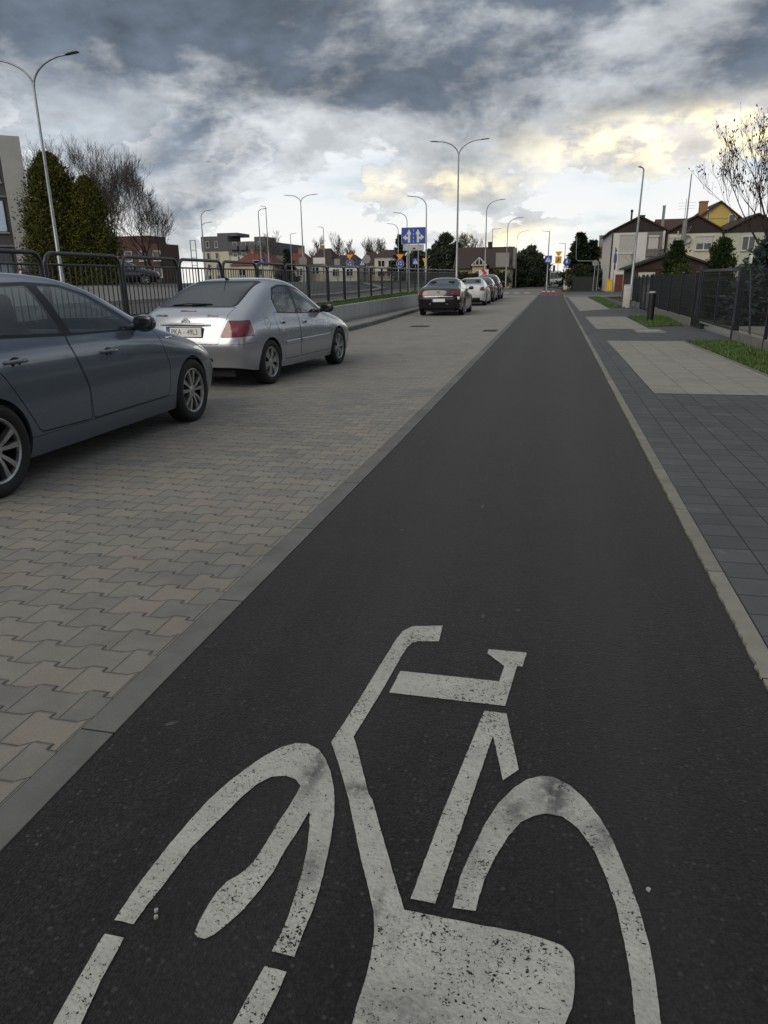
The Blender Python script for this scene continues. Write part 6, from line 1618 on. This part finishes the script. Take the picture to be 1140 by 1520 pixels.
# ------------------------------------------------------------------ trees and shrubs
def bark(name, col): return mat(name, col, .9, var=.35, scale=8, bmp=.5, bscale=25)
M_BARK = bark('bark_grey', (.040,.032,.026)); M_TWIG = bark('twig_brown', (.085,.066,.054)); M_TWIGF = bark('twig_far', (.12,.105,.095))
def bare_tree(label, x, y, z0, h, spread, seed, levels=5, trunk=.16, name='bare_tree', fork=.25, mats=None, group=None, lean=(0,0), dens=1., upright=.55, minr=.006, pods=None, stems=1, cat='tree', trunkf=.42):
    rnd = random.Random(seed)
    t = thing(name, label, cat, (x,y,z0), 0, group)
    tr = MB(); cr = MB(); tips = []
    def grow(p, d, L, r, lv):
        k = 4 if lv < 2 else 3
        pts = [p]; q = p.copy(); dd = d.copy()
        for i in range(k):
            dd = (dd + Vector((rnd.gauss(0,.13),rnd.gauss(0,.13),rnd.gauss(0,.06)+.07*upright))).normalized()
            q = q + dd*(L/k); pts.append(q.copy())
        r1 = max(minr, r*(.60 if lv else .62))
        rads = [max(minr, r+(r1-r)*i/k) for i in range(k+1)]
        (tr if lv < 1 else cr).tube(pts, rads, (8,6,5,4,3,3,3)[lv], False)
        if lv >= levels:
            tips.append((q.copy(), dd.copy())); return
        nb = int(round((3.2 if lv < 2 else 2.9)*dens + rnd.random()*1.2))
        for i in range(nb):
            f = rnd.uniform(.35,1.) if i else 1.
            if lv == 0: f = rnd.uniform(fork+.15,1.) if i else 1.
            s = min(k-1, int(f*k)); bp = pts[s].lerp(pts[s+1], f*k-s) if f < 1 else pts[-1]
            ang = rnd.uniform(.35,.95)*(spread if i else spread*.35); az_ = rnd.uniform(0,2*PI)
            ax = dd.orthogonal().normalized(); ax.rotate(Matrix.Rotation(az_,3,dd))
            nd = (dd*math.cos(ang)+ax*math.sin(ang)); nd.z += .22*upright; nd.normalize()
            grow(bp, nd, L*rnd.uniform(.58,.82), max(minr, rads[min(k,s+1)]*rnd.uniform(.55,.75)), lv+1)
    for sidx in range(stems):
        d0 = Vector((lean[0]+(rnd.gauss(0,.12) if stems>1 else 0), lean[1]+(rnd.gauss(0,.12) if stems>1 else 0), 1)).normalized()
        grow(Vector((rnd.gauss(0,.12) if stems>1 else 0, rnd.gauss(0,.12) if stems>1 else 0,-.1)), d0, h*trunkf, trunk, 0)
    zmax = max(v[2] for v in cr.v); sc = h/zmax
    for b in (tr, cr): b.v = [(v[0]*sc, v[1]*sc, v[2]*sc) for v in b.v]
    m = mats or (M_BARK, M_TWIG)
    tr.build('trunk', m[0], t, 60); cr.build('crown', m[1], t, 60)
    if pods:
        pb = MB()
        for q, dd in tips:
            for _ in range(pods):
                if rnd.random() < .45: continue
                p = q*sc + Vector((rnd.gauss(0,.10),rnd.gauss(0,.10),rnd.gauss(-.08,.10))); l = rnd.uniform(.06,.17); w_ = l*.28; a = rnd.uniform(0,2*PI); dv = Vector((rnd.gauss(0,.5),rnd.gauss(0,.5),-1)).normalized()*l; sv = Vector((math.cos(a),math.sin(a),0))*w_
                pb.add([p,p+dv*.5+sv,p+dv,p+dv*.5-sv],[[0,1,2,3]])
        pb.build('seed_pods', mat('pod_brown',(.028,.018,.014),.8,var=.4), t)
    return t
def leaf_mat(name, a, b_, c_=None, scale=1.6):
    m, n, b, out = new_mat(name)
    co = geo_co(n); f = n.noise(co, scale, 5, .65); g = n.noise(co, 14, 3, .6)
    c = n.mix(n.sm(n.m('ADD', n.m('MULTIPLY', f,.65), n.m('MULTIPLY', g,.35)), .34,.66), a, b_)
    if c_: c = n.mix(n.sm(n.noise(co, 2.6, 4, .6), .54, .70), c, c_)
    n.l(c, b.inputs['Base Color']); b.inputs['Roughness'].default_value = .75; b.inputs['Specular IOR Level'].default_value = .2
    return m
def foliage(label, x, y, z0, prof, h, count, leaf, m, seed, name='conifer', group=None, trunk=.15, lump=.22, spray=False, aniso=(1,1), cat='tree', core=None):
    """crown of many small faces in the volume under prof(u)->radius, broken into clumps with gaps"""
    rnd = np.random.default_rng(seed)
    t = thing(name, label, cat, (x,y,z0), 0, group)
    MB().tube([(0,0,-.1),(0,0,h*.9)], [trunk,trunk*.25], 8).build('trunk', M_BARK, t, 60)
    # clump centres near the outside
    nc = max(30, count//70)
    u = rnd.random(nc)**.85; R_ = np.array([prof(a) for a in u]); ph = rnd.random(nc)*2*PI; rr = R_*(1-.62*rnd.random(nc)**1.8)*(1+rnd.normal(0,lump*.55,nc))
    cc = np.stack([rr*np.cos(ph)*aniso[0], rr*np.sin(ph)*aniso[1], u*h], 1)
    ci = rnd.integers(0, nc, count)
    cs = (.10+.30*R_[ci])*(.8+.5*rnd.random(count))
    p = cc[ci] + rnd.normal(0,1,(count,3))*cs[:,None]*np.array([.5,.5,.55 if not spray else .22])
    p[:,2] = np.clip(p[:,2], .02, h*1.02)
    L = leaf*(.6+.9*rnd.random(count))
    outw = p*np.array([1,1,0]); outw /= (np.linalg.norm(outw,axis=1)[:,None]+1e-6)
    d = rnd.normal(0,1,(count,3)) + outw*(1.6 if spray else .6) + np.array([0,0,(-.1 if spray else .9)])
    d /= np.linalg.norm(d,axis=1)[:,None]
    s = np.cross(d, rnd.normal(0,1,(count,3))); s /= np.linalg.norm(s,axis=1)[:,None]+1e-9
    a = p - s*L[:,None]*.30; b = p + d*L[:,None]*.5 + s*L[:,None]*.06; c = p + s*L[:,None]*.30; e = p + d*L[:,None]
    V = np.stack([a,c,b+ s*L[:,None]*.12,e],1)
    V = np.stack([a,c,e],1).reshape(-1,3); F = np.arange(count*3).reshape(-1,3)
    me = bpy.data.meshes.new('crown'); me.from_pydata(V.tolist(), [], F.tolist()); me.materials.append(m)
    o = bpy.data.objects.new('crown', me); COL.objects.link(o); o.parent = t
    # shaded interior so the crown is not see-through
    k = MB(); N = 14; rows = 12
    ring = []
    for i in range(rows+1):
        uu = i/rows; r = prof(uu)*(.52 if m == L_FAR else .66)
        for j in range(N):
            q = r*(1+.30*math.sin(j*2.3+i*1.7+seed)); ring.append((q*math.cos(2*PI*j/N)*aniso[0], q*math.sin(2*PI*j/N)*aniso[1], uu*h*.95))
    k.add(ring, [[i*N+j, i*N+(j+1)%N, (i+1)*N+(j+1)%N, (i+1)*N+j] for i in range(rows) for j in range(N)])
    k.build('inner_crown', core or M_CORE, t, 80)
    return t
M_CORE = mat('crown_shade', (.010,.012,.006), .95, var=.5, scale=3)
L_GOLD = leaf_mat('thuja_gold', (.036,.045,.010), (.105,.104,.020), (.135,.100,.022)); L_DARK = leaf_mat('conifer_dark', (.010,.020,.010), (.028,.045,.018)); L_BLUE = leaf_mat('spruce_blue', (.022,.034,.034), (.075,.098,.098))
L_THU = leaf_mat('thuja_green', (.014,.026,.008), (.036,.052,.014)); L_HEDGE = leaf_mat('hedge_mix', (.022,.028,.010), (.060,.055,.022), (.075,.045,.022)); L_FAR = leaf_mat('hazed_evergreen', (.030,.042,.028), (.070,.084,.050))  # far evergreen greens lightened to paint in atmospheric haze
col = lambda w: (lambda u: w*(min(1,(u+.10)/.22))**.5*max(0.03,(1-u**2.4))**.62)
cone = lambda w: (lambda u: w*max(.02,(1-u))**.85*(min(1,(u+.03)/.1)))
ball = lambda w: (lambda u: w*max(.03,1-(2*u-1)**2)**.5)
# golden thujas at the left
foliage('tall golden-green thuja behind the nearest double-arm lamp', -30.4, 42.0, 1.2, col(1.72), 7.65, 52000, .14, L_GOLD, 1, 'thuja', 'golden thujas')
foliage('shorter golden-green thuja, right one of the pair beside the bare trees', -28.2, 42.3, 1.2, col(1.32), 6.3, 34000, .13, L_GOLD, 2, 'thuja', 'golden thujas')
foliage('golden-green thuja partly hidden at the left of the pair', -31.9, 43.3, 1.2, col(1.2), 6.2, 20000, .14, L_GOLD, 3, 'thuja', 'golden thujas')
# bare trees behind them
G1 = 'bare trees on the left'
KW = dict(group=G1, fork=.05, dens=1.04)
bare_tree('tall bare tree behind the left of the golden thujas', -40.5, 58, 1.2, 12.2, .85, 11, 6, .17, **KW, upright=.8, minr=.009)
bare_tree('bare tree in the middle, just behind the golden thujas', -36.3, 57, 1.2, 12.6, .8, 12, 6, .15, **KW, upright=.8, minr=.009)
bare_tree('full bare tree with dark trunk right of the golden thujas', -34.9, 55, 1.2, 11.6, .85, 13, 6, .19, **KW, upright=.75, minr=.009)
bare_tree('bare tree second from the right of the left-hand group', -33.4, 57, 1.2, 9.4, .85, 14, 6, .14, **KW, upright=.7, minr=.009)
bare_tree('small thin bare tree at the right end of the left-hand group', -32.2, 58, 1.2, 6.6, .7, 15, 5, .10, **KW, upright=.7, minr=.009)
bare_tree('spreading bare tree between the tall ones and the thin right-hand one', -34.0, 60, 1.2, 10.6, .9, 19, 6, .14, **KW, upright=.7, minr=.009)
# acacia with pods, right edge
bare_tree('multi-stemmed bare tree hung with dark seed pods at the right edge', 9.55, 36, 0, 10.0, .66, 27, 5, .17, 'seed_pod_tree', .3, lean=(-.05,0), mats=(bark('bark_dark',(.022,.018,.016)),bark('twig_dark',(.032,.025,.021))), stems=3, upright=.95, minr=.010, pods=3, dens=.92)
# far row of slender trees
FR = 'slender far trees in a row'
for i, (xx, hh_) in enumerate(((-41.0,8.1),(-38.4,8.6),(-35.0,7.3),(-32.6,7.5),(-29.8,7.7),(-24.8,6.6))):
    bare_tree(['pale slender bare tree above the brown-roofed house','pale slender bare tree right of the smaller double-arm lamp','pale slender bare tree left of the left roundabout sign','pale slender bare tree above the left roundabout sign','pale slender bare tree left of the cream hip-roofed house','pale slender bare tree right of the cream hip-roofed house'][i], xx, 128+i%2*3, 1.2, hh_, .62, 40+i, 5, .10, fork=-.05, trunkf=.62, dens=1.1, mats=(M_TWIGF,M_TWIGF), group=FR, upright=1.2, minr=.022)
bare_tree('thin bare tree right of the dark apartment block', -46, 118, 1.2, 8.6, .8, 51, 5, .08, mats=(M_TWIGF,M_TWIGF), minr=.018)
bare_tree('thin bare tree above the brown roof', -14.5, 126, .8, 8.2, .9, 52, 5, .10, minr=.02)
bare_tree('thin bare tree rising behind the ridge of the brown roof', -11.8, 128, .8, 7.8, .9, 53, 5, .10, minr=.02)
bare_tree('bare brown tree right of the brown-roofed house', -6.4, 124, .4, 6.6, .9, 54, 5, .09, minr=.018)
bare_tree('young staked bare tree before the white house wall', 5.55, 60, 0, 3.4, .6, 55, 4, .035, 'young_tree', minr=.008)
bare_tree('thin leafless shrub before the balcony of the white house', 8.6, 70, 0, 4.9, .55, 56, 4, .035, 'young_tree', minr=.010)
# dark conifers and hedges far away
DC = 'far dark evergreens'
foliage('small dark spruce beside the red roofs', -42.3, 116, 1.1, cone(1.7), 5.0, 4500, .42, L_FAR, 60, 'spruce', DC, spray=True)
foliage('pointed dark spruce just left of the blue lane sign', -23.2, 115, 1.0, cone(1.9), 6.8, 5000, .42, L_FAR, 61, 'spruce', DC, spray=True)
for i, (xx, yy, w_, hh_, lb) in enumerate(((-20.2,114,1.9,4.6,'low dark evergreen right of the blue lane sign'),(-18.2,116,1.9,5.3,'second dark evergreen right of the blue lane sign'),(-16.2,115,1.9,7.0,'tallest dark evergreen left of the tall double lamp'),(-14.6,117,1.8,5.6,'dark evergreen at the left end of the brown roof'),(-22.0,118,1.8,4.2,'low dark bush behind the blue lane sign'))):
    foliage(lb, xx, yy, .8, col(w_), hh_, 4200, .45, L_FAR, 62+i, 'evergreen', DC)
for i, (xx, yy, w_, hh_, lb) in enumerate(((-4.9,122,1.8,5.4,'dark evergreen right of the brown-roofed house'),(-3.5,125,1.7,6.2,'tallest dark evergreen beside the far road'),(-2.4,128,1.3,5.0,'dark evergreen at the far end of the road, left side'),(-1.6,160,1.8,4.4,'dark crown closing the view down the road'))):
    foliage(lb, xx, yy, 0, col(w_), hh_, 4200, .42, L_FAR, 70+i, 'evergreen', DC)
foliage('layered dark spruce left of the white house', 3.4, 106, 0, cone(2.3), 6.9, 6500, .5, L_DARK, 75, 'spruce', DC, spray=True)
foliage('second dark spruce close to the white house', 5.2, 108, 0, cone(2.0), 6.0, 5000, .5, L_DARK, 76, 'spruce', DC, spray=True)
foliage('rounded olive bush beside the low flat-roofed building', 2.9, 90, 0, ball(1.1), 2.6, 3500, .28, L_HEDGE, 77, 'bush', cat='bush')
foliage('dark hedge in the corner garden left of the white house', 4.1, 88, 0, ball(1.2), 2.2, 3000, .28, L_DARK, 78, 'bush', aniso=(1.2,1), cat='bush')
# shrubs around the big house and on the bank
for i, (xx, yy, w_, hh_, lb) in enumerate(((-12.6,104,1.2,1.9,'brown hedge bush at the left of the big house'),(-10.4,103,1.1,1.6,'brown hedge bush under the white truss gable'),(-8.4,103,1.0,2.2,'pale green bush by the corner of the big house'),(-6.9,101,1.0,1.7,'reddish bush at the road corner before the big house'),(-9.2,96,1.0,1.0,'low olive bush on the bank behind the chevron board'))):
    foliage(lb, xx, yy, .3, ball(w_), hh_, 2600, .24, L_HEDGE, 80+i, 'bush', 'bushes by the big house', aniso=(1.3,1), cat='bush')
# right-hand garden
foliage('dark green clipped thuja left of the shuttered window, behind the fence', 5.15, 34.5, 0, col(.52), 2.72, 9000, .10, L_THU, 90, 'thuja', 'clipped thujas')
foliage('dark green clipped thuja in front of the cream house, near the bare tree', 7.0, 34.5, 0, col(.56), 2.80, 9000, .10, L_THU, 91, 'thuja', 'clipped thujas')
foliage('large blue-grey spruce behind the near fence at the right edge', 6.35, 23.6, 0, cone(1.25), 2.75, 16000, .15, L_BLUE, 92, 'spruce', spray=True)
foliage('second blue-grey spruce farther right behind the near fence', 8.2, 24.8, 0, cone(1.6), 3.4, 12000, .17, L_BLUE, 93, 'spruce', spray=True)
foliage('yellowish flowering shrub between fence and thujas', 4.75, 29.5, 0, ball(.45), 1.75, 2200, .07, leaf_mat('shrub_yellow', (.03,.045,.01), (.10,.10,.02)), 94, 'bush', cat='bush')
for i, (xx, yy, w_, hh_, lb) in enumerate(((5.6,27.0,.7,1.25,'dark bush behind the screened fence'),(5.2,13.5,.7,1.1,'low dark bush behind the near mesh fence'))):
    foliage(lb, xx, yy, 0, ball(w_), hh_, 4500, .085, L_DARK, 95+i, 'bush', 'garden bushes', aniso=(1,1.3), cat='bush')
for lb, xx, yy, w_, hh_ in (('unseen broad evergreen hedge tree, added right of the camera for car reflections', 9.0, 10.5, 1.6, 4.2),):  # out-of-frame evergreen, added to darken what the car sides reflect
    foliage(lb, xx, yy, 0, col(w_), hh_, 6000, .25, L_DARK, int(yy*3)+200, 'evergreen', cat='tree')
